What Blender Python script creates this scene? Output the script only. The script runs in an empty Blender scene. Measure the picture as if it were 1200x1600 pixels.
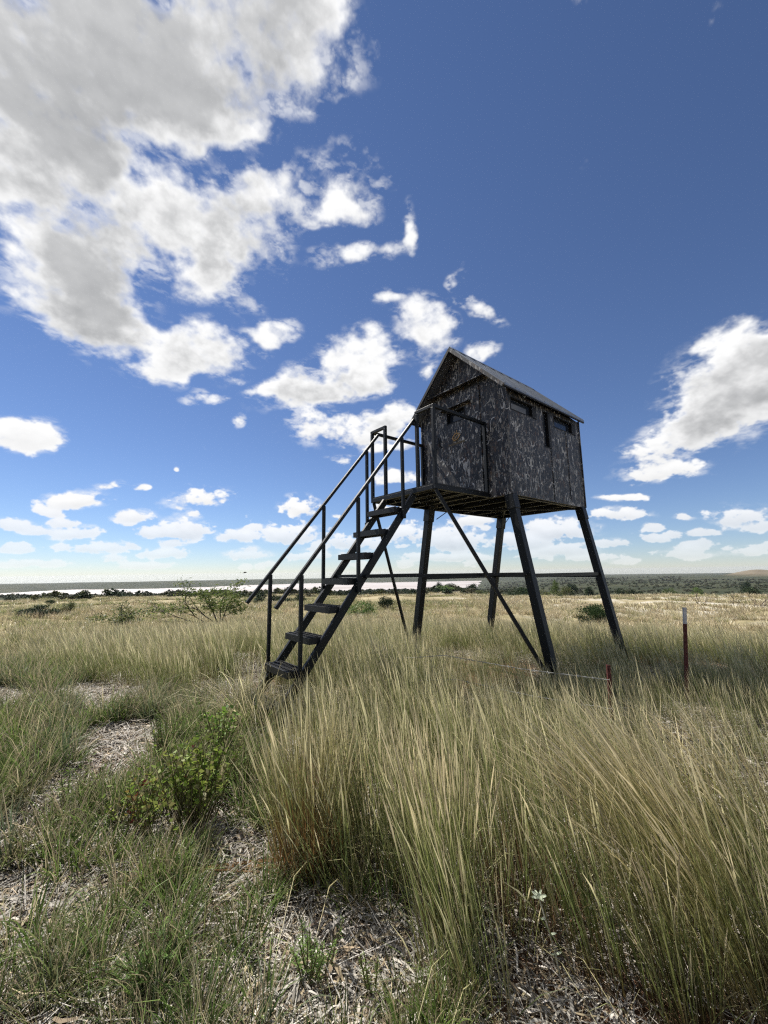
import bpy, bmesh, math, random
import numpy as np
from mathutils import Vector, Matrix, Quaternion

R = math.radians
scene = bpy.context.scene
col = scene.collection
random.seed(7)

# ------------------------------------------------------------------ camera
cam_data = bpy.data.cameras.new('camera')
cam_data.sensor_fit = 'VERTICAL'
cam_data.sensor_height = 36.0
cam_data.lens = 36.0 * 626.5 / 1600.0
cam_data.clip_start = 0.02
cam_data.clip_end = 20000
cam = bpy.data.objects.new('camera', cam_data)
col.objects.link(cam)
cam.matrix_world = (Matrix.Translation((0, 0, 1.5)) @ Matrix.Rotation(R(90 + 8.516), 4, 'X')
                    @ Matrix.Rotation(R(-0.7755), 4, 'Z'))
scene.camera = cam

# ------------------------------------------------------------------ light
SUN_AZ, SUN_EL = -50.0, 53.0          # azimuth from +Y, towards +X positive
SUN = Vector((math.sin(R(SUN_AZ)) * math.cos(R(SUN_EL)), math.cos(R(SUN_AZ)) * math.cos(R(SUN_EL)), math.sin(R(SUN_EL))))
sun_data = bpy.data.lights.new('sun', 'SUN')
sun_data.energy = 5.0
sun_data.angle = R(0.53)
sun_data.color = (1.0, 0.95, 0.87)
sun = bpy.data.objects.new('sun', sun_data)
col.objects.link(sun)
sun.rotation_euler = (-SUN).to_track_quat('-Z', 'Y').to_euler()
sun.location = (-30, 20, 60)

scene.view_settings.view_transform = 'Standard'
scene.view_settings.look = 'None'
scene.view_settings.gamma = 1.0
scene.view_settings.exposure = 0.68
scene.cycles.use_denoising = False
try:
    scene.cycles.denoiser = 'OPENIMAGEDENOISE'
    scene.cycles.denoising_input_passes = 'RGB_ALBEDO_NORMAL'
    scene.cycles.denoising_prefilter = 'ACCURATE'
except Exception:
    pass
scene.cycles.use_adaptive_sampling = False
scene.cycles.filter_width = 1.25
scene.cycles.max_bounces = 4
scene.cycles.diffuse_bounces = 2
scene.cycles.glossy_bounces = 2
scene.cycles.transmission_bounces = 3
scene.cycles.transparent_max_bounces = 4
scene.cycles.volume_bounces = 0
scene.cycles.sample_clamp_indirect = 3.0
scene.cycles.use_light_tree = False
scene.cycles.caustics_reflective = False
scene.cycles.caustics_refractive = False

# ------------------------------------------------------------------ clouds of the sky, computed over the whole upper hemisphere
# (azimuth, elevation, half width, half height, tilt) in degrees, one entry for each lobe of a cloud
LOBES = [
(-42.4,48.6,11.1,6.9,34),(-27.0,55.0,10.5,4.7,22),(-44.8,40.9,6.7,5.1,23),(-16.2,55.3,6.6,3.7,13),(-32.9,48.1,9.6,3.7,25),(-12.2,58.5,3.4,2.6,10),
(-22.7,49.9,2.9,0.9,35),(-28.6,47.1,4.4,1.6,32),(-38.4,34.1,7.4,5.6,23),(-42.6,33.1,3.9,3.4,26),(-38.6,29.6,6.0,4.9,9),(-32.8,41.3,5.4,3.3,22),
(-35.1,28.0,3.7,3.0,17),(-46.5,37.0,2.8,2.0,32),(-21.9,40.4,6.8,4.7,27),(-16.6,44.9,8.1,2.5,27),(-6.6,46.4,5.0,1.5,16),(-24.3,36.7,4.2,2.6,14),
(-3.5,41.6,4.9,1.4,23),(4.8,44.1,1.5,1.5,-4),(-26.2,27.6,6.8,2.9,22),(-29.9,25.0,3.8,1.8,13),(-16.1,32.5,3.2,1.9,17),(-25.2,22.1,2.1,0.9,9),
(-21.5,19.9,0.9,0.9,7),(-9.4,26.0,9.0,2.6,18),(-4.1,29.5,4.1,2.9,1),(-16.7,24.1,3.7,1.3,6),(-3.6,20.1,8.9,2.5,5),(-10.7,20.5,3.3,3.1,3),
(2.1,21.5,5.3,2.1,-2),(5.8,33.2,3.5,3.5,-22),(1.6,36.0,2.3,1.0,-2),(14.8,30.0,2.5,1.5,1),(12.6,37.6,1.5,1.2,-8),(14.6,34.5,3.8,0.9,-18),
(8.1,27.9,1.2,1.4,-5),(-5.1,16.2,2.2,0.8,1),(42.9,17.9,6.2,5.4,16),(45.5,20.1,3.8,4.0,-20),(38.6,14.3,6.0,3.3,13),(36.1,11.1,4.2,1.6,-9),
(33.1,13.3,2.0,0.9,-9),(40.5,16.2,5.1,3.6,11),(-43.2,14.9,2.6,1.7,6),(-44.5,15.1,1.5,1.3,13),(-37.9,9.0,2.8,1.2,12),(-34.5,10.7,1.1,0.5,6),
(-32.6,10.6,0.7,0.5,6),(-25.2,9.9,4.2,1.6,13),(-25.5,7.8,1.3,0.7,3),(-32.5,7.0,2.2,1.0,4),(-28.2,13.4,0.5,0.4,6),(-38.2,4.9,2.7,0.9,9),
(-42.8,3.0,1.4,0.6,2),(-26.5,5.7,3.4,2.0,2),(-30.0,5.2,2.1,0.9,2),(-20.2,5.0,2.9,1.1,1),(-35.7,3.2,3.6,0.8,1),(-28.1,2.6,3.2,0.7,0),
(-18.9,2.4,3.3,0.7,0),(-12.3,8.8,2.8,1.9,1),(-13.5,5.1,3.9,1.6,0),(1.1,17.6,3.6,1.2,-1),(1.9,13.5,3.6,0.9,-1),(0.9,9.4,2.7,1.1,-1),
(3.6,5.3,4.5,1.8,-1),(-3.7,4.0,5.4,1.5,-1),(9.0,4.2,5.3,1.8,-1),(12.2,6.8,3.5,1.1,-2),(18.9,3.9,4.1,1.5,-2),(23.4,5.2,4.2,1.7,-3),
(23.9,2.5,3.8,1.0,-2),(30.1,6.6,3.3,1.0,-5),(31.3,8.6,2.6,0.5,-6),(33.8,4.8,1.1,0.6,-4),(37.0,5.8,1.1,0.4,-5),(41.5,5.5,2.5,1.4,-6),
(43.4,4.3,1.9,0.8,-5),(38.5,2.9,1.3,0.6,-3),(34.1,3.4,1.6,0.5,-3),(29.1,3.1,2.8,0.6,-3),(41.1,1.9,2.6,0.6,-3),(36.1,1.6,2.4,0.5,-2),
(8.9,1.8,7.1,0.7,-1),(-9.1,2.1,5.3,0.7,0),(-40.6,1.4,3.1,0.5,0),(-31.1,1.1,4.0,0.5,0),(27.5,1.4,3.6,0.6,-2),
]


def lobe_fill():
    """The same kind of fair-weather clouds over the rest of the sky."""
    rng = np.random.default_rng(5)
    out = []
    for k in range(150):                      # small low clouds far off, all round
        out.append((float(rng.uniform(-180, 180)), float(.8 + 7.2 * rng.random() ** 1.4), float(rng.uniform(.8, 2.3)), float(rng.uniform(.4, .85)), float(rng.uniform(-4, 6))))
    for k in range(150):
        el = float(np.degrees(np.arcsin(rng.uniform(0.02, 0.98) ** 1.5)))
        az = float(rng.uniform(62, 298))
        s = 1.2 + el * 0.13
        for j in range(int(rng.integers(2, 5))):
            out.append((az + rng.normal() * s * 1.3 / max(.25, math.cos(R(el))), max(1.0, el + rng.normal() * s * .35),
                        s * rng.uniform(.7, 1.5), s * rng.uniform(.3, .65), rng.uniform(-15, 20)))
    return [o for o in out if o[1] < 8.01 or abs((o[0] + 180) % 360 - 180) > 56 + o[2] * 1.6 / max(.2, math.cos(R(min(80, o[1]))))]


def make_clouds(W=4096, H=1024):
    rng = np.random.default_rng(11)
    vol = rng.random((64, 64, 64)).astype(np.float32).ravel()

    def noise3(x, y, z):
        i = np.floor(x).astype(np.int32); j = np.floor(y).astype(np.int32); k = np.floor(z).astype(np.int32)
        fx = (x - i).astype(np.float32); fy = (y - j).astype(np.float32); fz = (z - k).astype(np.float32)
        fx = fx * fx * (3 - 2 * fx); fy = fy * fy * (3 - 2 * fy); fz = fz * fz * (3 - 2 * fz)
        i0 = (i & 63) << 12; i1 = ((i + 1) & 63) << 12
        j0 = (j & 63) << 6; j1 = ((j + 1) & 63) << 6
        k0 = k & 63; k1 = (k + 1) & 63
        def lz(a):
            p = vol[a + k0]; return p + (vol[a + k1] - p) * fz
        a = lz(i0 + j0); b = lz(i0 + j1); a += (b - a) * fy
        c = lz(i1 + j0); d = lz(i1 + j1); c += (d - c) * fy
        return a + (c - a) * fx

    def fbm(X, Y, Z, f, octs, gain=.5, off=0.):
        s = 0; a = 1.; t = 0.
        for o in range(octs):
            s = s + a * noise3(X * f + off + 17.3 * o, Y * f + off * .7 - 9.1 * o, Z * f + 31.7 * o + off)
            t += a; a *= gain; f *= 2.03
        return s / t

    u = (np.arange(W, dtype=np.float32) + .5) / W
    phi = -(u - .5) * 2 * np.pi
    th = ((np.arange(H, dtype=np.float32) + .5) / H) * (np.pi / 2)
    ct = np.cos(th)[:, None]
    X = np.cos(phi)[None, :] * ct; Y = np.sin(phi)[None, :] * ct
    Z = np.broadcast_to(np.sin(th)[:, None], X.shape).astype(np.float32)
    az = np.degrees(np.arctan2(np.cos(phi), np.sin(phi)))[None, :]       # from +Y towards +X
    el = np.degrees(th)[:, None]
    ws = np.clip(el / 30., .12, 1.)
    waz = (fbm(X, Y, Z * 1.4, 8., 4, off=3.) - .5) * 9. * ws
    wel = (fbm(X, Y, Z * 1.4, 8., 4, off=57.) - .5) * 8. * ws
    S = np.full(X.shape, -1.2, np.float32)
    TH = np.zeros(X.shape, np.float32)            # how thick the cloud is along the line of sight
    UN = np.zeros(X.shape, np.float32)            # towards its shaded underside
    WN = np.full(X.shape, .02, np.float32)
    for (a0, e0, ra, rb, rot) in LOBES + lobe_fill():
        c, s = math.cos(R(rot)), math.sin(R(rot))
        ext = max(ra, rb) * 1.9 + 4
        r0 = int(max(0, (e0 - ext) / 90 * H)); r1 = int(min(H, (e0 + ext) / 90 * H + 1))
        if r1 <= r0:
            continue
        ce = np.cos(np.radians(el[r0:r1]))
        da = (az - a0 + 180) % 360 - 180
        cm = np.abs(da[0]) < ext / max(.12, math.cos(R(min(84, e0 + ext * .7))))
        cols = np.nonzero(cm)[0]
        if not len(cols):
            continue
        dx = (da[:, cols]) * ce + waz[r0:r1][:, cols]
        dy = (el[r0:r1] - e0) + wel[r0:r1][:, cols]
        p = (dx * c + dy * s) / ra; q = (-dx * s + dy * c) / rb
        if e0 < 25:
            q = np.where(q < 0, q * 1.3, q)                                # flatter bases
        v = 1 - (p * p + q * q)
        sub = S[r0:r1][:, cols]
        m = np.maximum(sub, v) + .22 * np.exp(-np.abs(sub - v) * 4)
        S[r0:r1, cols] = np.where(v > -1.2, np.maximum(m, sub), sub)
        sz = min(1., (math.sqrt(ra * rb) / 7.5) ** 1.4)
        th = np.clip(v + .25, 0, 1) * sz
        to = TH[r0:r1][:, cols]
        w2 = th * th
        UN[r0:r1, cols] += w2 * np.clip(-q, -1, 1)
        WN[r0:r1, cols] += w2
        TH[r0:r1, cols] = np.sqrt(to * to + th * th)
    S = np.clip(S, -1.2, 1.1)
    UN = UN / WN; TH = np.minimum(TH, 1.15)
    k = np.clip(el / 30., 0, 1)
    hi = fbm(X, Y, Z * 1.3, 13., 7, .55)
    lo = fbm(X, Y, Z * 1.6, 40., 5, .55, off=23.)
    n = hi * (.30 + .70 * k) + lo * (.70 - .70 * k)
    lo2 = fbm(X, Y, Z * 1.5, 95., 4, .55, off=211.)
    n = n + (lo2 - .5) * .45 * (1 - k) ** 2
    bil = 1 - np.abs(2 * fbm(X, Y, Z * 1.4, 24., 5, .55, off=71.) - 1) * 2.2
    D = np.where(S > 0, S * .95, S * .85) + (n - .5) * 3.7 + (lo - .5) * .9 + (bil - .55) * .22 + .04 + .55 * TH
    edge = .42 + .85 * k
    alpha = np.clip(D / edge, 0, 1)
    alpha = alpha * alpha * (3 - 2 * alpha)
    # fibres of thin cloud blown off the edges
    fib = fbm(X * 1.0 + waz * .004, Y * .6, Z * 2.6, 30., 5, .62, off=133.)
    veil = np.clip((D + .75) / 1.0, 0, 1) * np.clip((fib - .47) * 5, 0, 1) * np.clip(S + .9, 0, 1)
    alpha = np.maximum(alpha, .55 * veil)
    # thin cloud glows white, thick cloud turns grey below
    d1 = np.clip(D, 0, 1.3)
    t = np.clip(TH * 1.05 * np.clip(d1 * 1.3, 0, 1) + (hi - .5) * 1.6 * np.clip(TH * 1.6, 0, 1) + (bil - .5) * .22 * np.clip(TH * 2, .3, 1), 0, 1.2)
    t = np.clip((t - .30) / .85, 0, 1)
    t = t * t * (3 - 2 * t)
    shade = 1.0 - .62 * t - .42 * np.clip(UN + .25, 0, 1) * np.clip(d1 * 1.4, 0, 1) * (1 - .6 * k) + (lo - .5) * .22 - .03 * (1 - k)
    shade = np.clip(shade, .2, 1.05)
    # distant clouds sink into the bright air near the horizon
    alpha = alpha * (.42 + .58 * np.clip((el - .3) / 8., 0, 1))
    T = d1
    px = np.zeros((2048, W, 4), np.float32)
    f = 2048 // (2 * H)
    px[1024:, :, 0] = alpha
    px[1024:, :, 1] = shade
    px[1024:, :, 2] = np.clip(T, 0, 1)
    px[..., 3] = 1
    img = bpy.data.images.new('cloud_cover', W, 2048, alpha=True, float_buffer=True)
    img.colorspace_settings.name = 'Non-Color'
    img.pixels.foreach_set(px.ravel())
    img.update()
    return img


world = bpy.data.worlds.new('World')
scene.world = world
world.use_nodes = True
wn, wl = world.node_tree.nodes, world.node_tree.links
wn.clear()
out = wn.new('ShaderNodeOutputWorld')
bg = wn.new('ShaderNodeBackground')
bg.inputs['Strength'].default_value = 0.0605
sky = wn.new('ShaderNodeTexSky')
sky.sky_type = 'NISHITA'
sky.sun_disc = False
sky.sun_elevation = R(SUN_EL)
sky.sun_rotation = R(SUN_AZ)
sky.altitude = 500
sky.air_density = 0.9
sky.dust_density = 0.02
sky.ozone_density = 1.6
env = wn.new('ShaderNodeTexEnvironment')
env.image = make_clouds()
env.interpolation = 'Linear'
sep = wn.new('ShaderNodeSeparateColor')
ramp = wn.new('ShaderNodeMix'); ramp.data_type = 'RGBA'
ramp.inputs[6].default_value = (2.9, 3.0, 3.15, 1)
ramp.inputs[7].default_value = (10.8, 10.8, 10.8, 1)
mix = wn.new('ShaderNodeMix'); mix.data_type = 'RGBA'
hsv = wn.new('ShaderNodeMix'); hsv.data_type = 'RGBA'; hsv.blend_type = 'MULTIPLY'; hsv.inputs[0].default_value = 1.0
hsv.inputs[7].default_value = (0.85, 0.925, 1.12, 1)      # daylight white balance of the picture
wl.new(env.outputs['Color'], sep.inputs['Color'])
wl.new(sep.outputs['Green'], ramp.inputs[0])
wl.new(sep.outputs['Red'], mix.inputs[0])
wl.new(sky.outputs['Color'], hsv.inputs[6])
sat = wn.new('ShaderNodeHueSaturation'); sat.inputs['Saturation'].default_value = 1.0
wl.new(hsv.outputs[2], sat.inputs['Color'])
wl.new(sat.outputs['Color'], mix.inputs[6])
wl.new(ramp.outputs[2], mix.inputs[7])
wl.new(mix.outputs[2], bg.inputs['Color'])
wl.new(bg.outputs['Background'], out.inputs['Surface'])
world.cycles.sampling_method = 'MANUAL'
world.cycles.sample_map_resolution = 1024


# ------------------------------------------------------------------ helpers
def tag(o, label=None, cat=None, group=None, kind=None):
    if label: o['label'] = label
    if cat: o['category'] = cat
    if group: o['group'] = group
    if kind: o['kind'] = kind
    return o


def link_mesh(name, verts, faces, mat=None, parent=None, smooth=False, cols=None):
    me = bpy.data.meshes.new(name)
    if isinstance(verts, np.ndarray):
        nv = len(verts); me.vertices.add(nv)
        me.vertices.foreach_set('co', verts.astype(np.float32).ravel())
        k = faces.shape[1]; nf = len(faces)
        me.loops.add(nf * k)
        me.loops.foreach_set('vertex_index', faces.astype(np.int32).ravel())
        me.polygons.add(nf)
        me.polygons.foreach_set('loop_start', np.arange(0, nf * k, k, dtype=np.int32))
        me.polygons.foreach_set('loop_total', np.full(nf, k, np.int32))
        me.update(calc_edges=True)
        me.validate()
    else:
        me.from_pydata(verts, [], faces)
        me.update()
    if cols is not None:
        at = me.attributes.new('col', 'FLOAT_COLOR', 'POINT')
        c4 = np.ones((len(me.vertices), 4), np.float32); c4[:, :3] = cols
        at.data.foreach_set('color', c4.ravel())
    if smooth:
        me.polygons.foreach_set('use_smooth', np.ones(len(me.polygons), bool))
    o = bpy.data.objects.new(name, me)
    if mat: me.materials.append(mat)
    if parent is not None: o.parent = parent
    return o


class MB:
    """Collects boxes, bars and tubes; build() links them as one mesh."""
    def __init__(s): s.v = []; s.f = []

    def quadbox(s, P):
        b = len(s.v); s.v += [tuple(p) for p in P]
        s.f += [tuple(b + i for i in q) for q in ((0, 3, 2, 1), (4, 5, 6, 7), (0, 1, 5, 4), (1, 2, 6, 5), (2, 3, 7, 6), (3, 0, 4, 7))]
        return s

    def box(s, x0, x1, y0, y1, z0, z1):
        return s.quadbox([(x0, y0, z0), (x1, y0, z0), (x1, y1, z0), (x0, y1, z0), (x0, y0, z1), (x1, y0, z1), (x1, y1, z1), (x0, y1, z1)])

    def bar(s, a, b, w, h=None, up=(0, 0, 1), side=None):
        """A square bar from a to b, w wide across and h in the 'up' sense."""
        a = Vector(a); b = Vector(b); h = h or w
        d = (b - a).normalized()
        if side is None:
            u = Vector(up)
            if abs(d.dot(u)) > .95: u = Vector((1, 0, 0))
            sd = d.cross(u).normalized()
        else:
            sd = Vector(side).normalized()
        u = sd.cross(d).normalized()
        P = []
        for e in (a, b):
            for (i, j) in ((-1, -1), (1, -1), (1, 1), (-1, 1)):
                P.append(e + sd * (i * w / 2) + u * (j * h / 2))
        return s.quadbox(P)

    def tube(s, pts, r, n=6, cap=True):
        b0 = len(s.v); pts = [Vector(p) for p in pts]
        rr = r if isinstance(r, (list, tuple)) else [r] * len(pts)
        for k, p in enumerate(pts):
            d = (pts[min(k + 1, len(pts) - 1)] - pts[max(k - 1, 0)]).normalized()
            u = Vector((0, 0, 1)) if abs(d.z) < .9 else Vector((1, 0, 0))
            sd = d.cross(u).normalized(); up = sd.cross(d)
            for q in range(n):
                t = 2 * math.pi * q / n
                s.v.append(tuple(p + (sd * math.cos(t) + up * math.sin(t)) * rr[k]))
        for k in range(len(pts) - 1):
            for q in range(n):
                a = b0 + k * n + q; c = b0 + k * n + (q + 1) % n
                s.f.append((a, c, c + n, a + n))
        if cap:
            s.f.append(tuple(b0 + q for q in range(n))[::-1])
            s.f.append(tuple(b0 + (len(pts) - 1) * n + q for q in range(n)))
        return s

    def prism(s, poly, x0, x1):
        """A polygon in (y, z) drawn out along x."""
        b = len(s.v); n = len(poly)
        s.v += [(x0, y, z) for y, z in poly] + [(x1, y, z) for y, z in poly]
        s.f.append(tuple(b + i for i in range(n))[::-1]); s.f.append(tuple(b + n + i for i in range(n)))
        for i in range(n):
            j = (i + 1) % n
            s.f.append((b + i, b + j, b + n + j, b + n + i))
        return s

    def build(s, name, mat, parent=None, bevel=0, smooth=False):
        o = link_mesh(name, s.v, s.f, mat, parent, smooth)
        bm = bmesh.new(); bm.from_mesh(o.data)
        bmesh.ops.recalc_face_normals(bm, faces=bm.faces)
        bm.to_mesh(o.data); bm.free()
        col.objects.link(o)
        if bevel:
            m = o.modifiers.new('bevel', 'BEVEL'); m.width = bevel; m.segments = 2; m.limit_method = 'ANGLE'
        return o


def empty(name, loc, rz=0, scale=None):
    o = bpy.data.objects.new(name, None)
    o.empty_display_size = .2
    o.location = loc; o.rotation_euler = (0, 0, rz)
    if scale: o.scale = scale
    col.objects.link(o)
    return o


# ------------------------------------------------------------------ materials
def new_mat(name):
    m = bpy.data.materials.new(name); m.use_nodes = True
    n = m.node_tree.nodes; n.clear()
    return m, n, m.node_tree.links


def nd(n, t, **kw):
    x = n.new(t)
    for k, v in kw.items():
        if k in x.inputs: x.inputs[k].default_value = v
        else: setattr(x, k, v)
    return x


def ramp_node(n, stops, interp='LINEAR'):
    r = n.new('ShaderNodeValToRGB'); r.color_ramp.interpolation = interp
    e = r.color_ramp.elements
    while len(e) < len(stops): e.new(.5)
    for k, (p, c) in enumerate(stops):
        e[k].position = p; e[k].color = (*c, 1) if len(c) == 3 else c
    return r


def simple(name, base, rough=.5, metal=0., var=.25, scale=14., spec=.4, bump=.0):
    m, n, l = new_mat(name)
    o = nd(n, 'ShaderNodeOutputMaterial'); p = nd(n, 'ShaderNodeBsdfPrincipled')
    p.inputs['Metallic'].default_value = metal
    p.inputs['Specular IOR Level'].default_value = spec
    tc = nd(n, 'ShaderNodeTexCoord'); ns = nd(n, 'ShaderNodeTexNoise', Scale=scale, Detail=6., Roughness=.65)
    l.new(tc.outputs['Object'], ns.inputs['Vector'])
    r = ramp_node(n, [(.3, tuple(c * (1 - var) for c in base)), (.7, tuple(min(1, c * (1 + var)) for c in base))])
    l.new(ns.outputs['Fac'], r.inputs['Fac']); l.new(r.outputs['Color'], p.inputs['Base Color'])
    mr = nd(n, 'ShaderNodeMapRange'); mr.inputs[3].default_value = rough * .8; mr.inputs[4].default_value = min(1, rough * 1.25)
    l.new(ns.outputs['Fac'], mr.inputs[0]); l.new(mr.outputs[0], p.inputs['Roughness'])
    if bump:
        bp = nd(n, 'ShaderNodeBump', Strength=bump, Distance=.004); l.new(ns.outputs['Fac'], bp.inputs['Height']); l.new(bp.outputs[0], p.inputs['Normal'])
    l.new(p.outputs[0], o.inputs[0])
    return m


def plant_mat(name, trans=.35, rough=.5, spec=.3, gain=1.0):
    """Leaf and blade colour comes from each vertex; light also passes through."""
    m, n, l = new_mat(name)
    o = nd(n, 'ShaderNodeOutputMaterial')
    at = nd(n, 'ShaderNodeAttribute', attribute_name='col')
    oi = nd(n, 'ShaderNodeObjectInfo')
    h = nd(n, 'ShaderNodeHueSaturation')
    mv = nd(n, 'ShaderNodeMapRange'); mv.inputs[3].default_value = .78 * gain; mv.inputs[4].default_value = 1.22 * gain
    l.new(oi.outputs['Random'], mv.inputs[0]); l.new(mv.outputs[0], h.inputs['Value'])
    mh = nd(n, 'ShaderNodeMapRange'); mh.inputs[3].default_value = .485; mh.inputs[4].default_value = .515
    ml = nd(n, 'ShaderNodeMath', operation='FRACT'); mm = nd(n, 'ShaderNodeMath', operation='MULTIPLY'); mm.inputs[1].default_value = 7.31
    l.new(oi.outputs['Random'], mm.inputs[0]); l.new(mm.outputs[0], ml.inputs[0]); l.new(ml.outputs[0], mh.inputs[0]); l.new(mh.outputs[0], h.inputs['Hue'])
    l.new(at.outputs['Color'], h.inputs['Color'])
    p = nd(n, 'ShaderNodeBsdfPrincipled', Roughness=rough); p.inputs['Specular IOR Level'].default_value = spec
    t = nd(n, 'ShaderNodeBsdfTranslucent'); x = nd(n, 'ShaderNodeMixShader'); x.inputs[0].default_value = trans
    l.new(h.outputs['Color'], p.inputs['Base Color']); l.new(h.outputs['Color'], t.inputs['Color'])
    l.new(p.outputs[0], x.inputs[1]); l.new(t.outputs[0], x.inputs[2]); l.new(x.outputs[0], o.inputs[0])
    return m


def camo_mat():
    """Printed woodland camouflage: dark bark ground, leaf litter flecks, rust patches and pale twigs."""
    m, n, l = new_mat('camouflage_print')
    o = nd(n, 'ShaderNodeOutputMaterial'); p = nd(n, 'ShaderNodeBsdfPrincipled', Roughness=.5)
    p.inputs['Specular IOR Level'].default_value = .3
    tc = nd(n, 'ShaderNodeTexCoord')

    def mapped(rot=(0, 0, 0), st=(1, 1, 1), loc=(0, 0, 0)):
        mp = nd(n, 'ShaderNodeMapping'); mp.inputs['Rotation'].default_value = rot; mp.inputs['Scale'].default_value = st; mp.inputs['Location'].default_value = loc
        l.new(tc.outputs['Object'], mp.inputs['Vector']); return mp.outputs[0]

    def noise(vec, scale, det=3., rough=.55, dist=0.):
        x = nd(n, 'ShaderNodeTexNoise', Scale=scale, Detail=det, Roughness=rough, Distortion=dist); l.new(vec, x.inputs['Vector']); return x.outputs['Fac']

    def math_(op, a, b):
        x = nd(n, 'ShaderNodeMath', operation=op)
        for k, v in enumerate((a, b)):
            if isinstance(v, (int, float)): x.inputs[k].default_value = v
            else: l.new(v, x.inputs[k])
        return x.outputs[0]

    base = ramp_node(n, [(.34, (.007, .0085, .013)), (.48, (.019, .022, .030)), (.60, (.034, .036, .042)), (.72, (.016, .018, .021))])
    l.new(noise(mapped(), 6., 8., .7, .3), base.inputs['Fac'])
    cur = [base.outputs['Color']]

    def mixin(fac, color):
        x = nd(n, 'ShaderNodeMix', data_type='RGBA'); l.new(fac, x.inputs[0]); l.new(cur[0], x.inputs[6])
        if isinstance(color, tuple): x.inputs[7].default_value = (*color, 1)
        else: l.new(color, x.inputs[7])
        cur[0] = x.outputs[2]

    # rust coloured leaf patches
    rp = ramp_node(n, [(.60, (0, 0, 0)), (.68, (1, 1, 1))]); l.new(noise(mapped((0, 0, 0), (1, 1, 1), (4, 7, 2)), 4.2, 5., .65), rp.inputs['Fac'])
    mixin(math_('MULTIPLY', rp.outputs['Color'], .6), (.075, .036, .022))
    # leaf flecks: drawn-out cells in several directions, each cell with its own tone
    for k, (rot, st, sc, th, am) in enumerate([((.7, .5, .2), (1, 1, .50), 19., .42, .9), ((-.8, -.6, .6), (1, 1, .5), 25., .40, .9),
                                               ((.2, .1, 1.2), (1, 1, .5), 44., .38, .85), ((1.4, 1.3, .4), (1, 1, .45), 22., .38, .9)]):
        vo = nd(n, 'ShaderNodeTexVoronoi', Scale=sc); l.new(mapped(rot, st, (k * 2.3, k * 1.1, k * 3.1)), vo.inputs['Vector'])
        sp = nd(n, 'ShaderNodeSeparateColor'); l.new(vo.outputs['Color'], sp.inputs[0])
        tone = ramp_node(n, [(.0, (.005, .006, .009)), (.45, (.022, .023, .027)), (.66, (.060, .058, .056)), (.80, (.070, .040, .028)), (.90, (.14, .135, .13)), (1., (.34, .335, .33))])
        l.new(sp.outputs['Red'], tone.inputs['Fac'])
        f = math_('MULTIPLY', math_('LESS_THAN', vo.outputs['Distance'], th), math_('MULTIPLY', math_('GREATER_THAN', sp.outputs['Green'], .32), am))
        mixin(f, tone.outputs['Color'])
    # twigs and branches: thin bent contour lines, broken up, in different directions
    for k, (rot, st, sc, wd, cc, gate) in enumerate([
            ((.8, .7, .0), (1, 1, .30), 3.8, .0062, (.40, .40, .40), .51), ((-.9, -.8, .3), (1, 1, .30), 4.4, .0062, (.36, .36, .36), .51),
            ((1.5, 1.4, .0), (1, 1, .35), 5.6, .0070, (.32, .32, .31), .52), ((.3, .2, .5), (1, 1, .35), 8., .0070, (.20, .20, .20), .53),
            ((-.5, .6, .9), (1, 1, .6), 14., .014, (.19, .185, .18), .54)]):
        c = noise(mapped(rot, st, (k * 3.7, k * 1.9, k * 2.3)), sc, 2.5, .45, .15)
        line = math_('LESS_THAN', math_('ABSOLUTE', math_('SUBTRACT', c, .5), 0), wd)
        g = math_('GREATER_THAN', noise(mapped((0, 0, 0), (1, 1, 1), (k * 5.1, 3.3 - k, k * 7.7)), 5.5, 2.), gate)
        mixin(math_('MULTIPLY', math_('MULTIPLY', line, g), .9), cc)
    l.new(cur[0], p.inputs['Base Color'])
    l.new(p.outputs[0], o.inputs[0])
    return m


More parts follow.
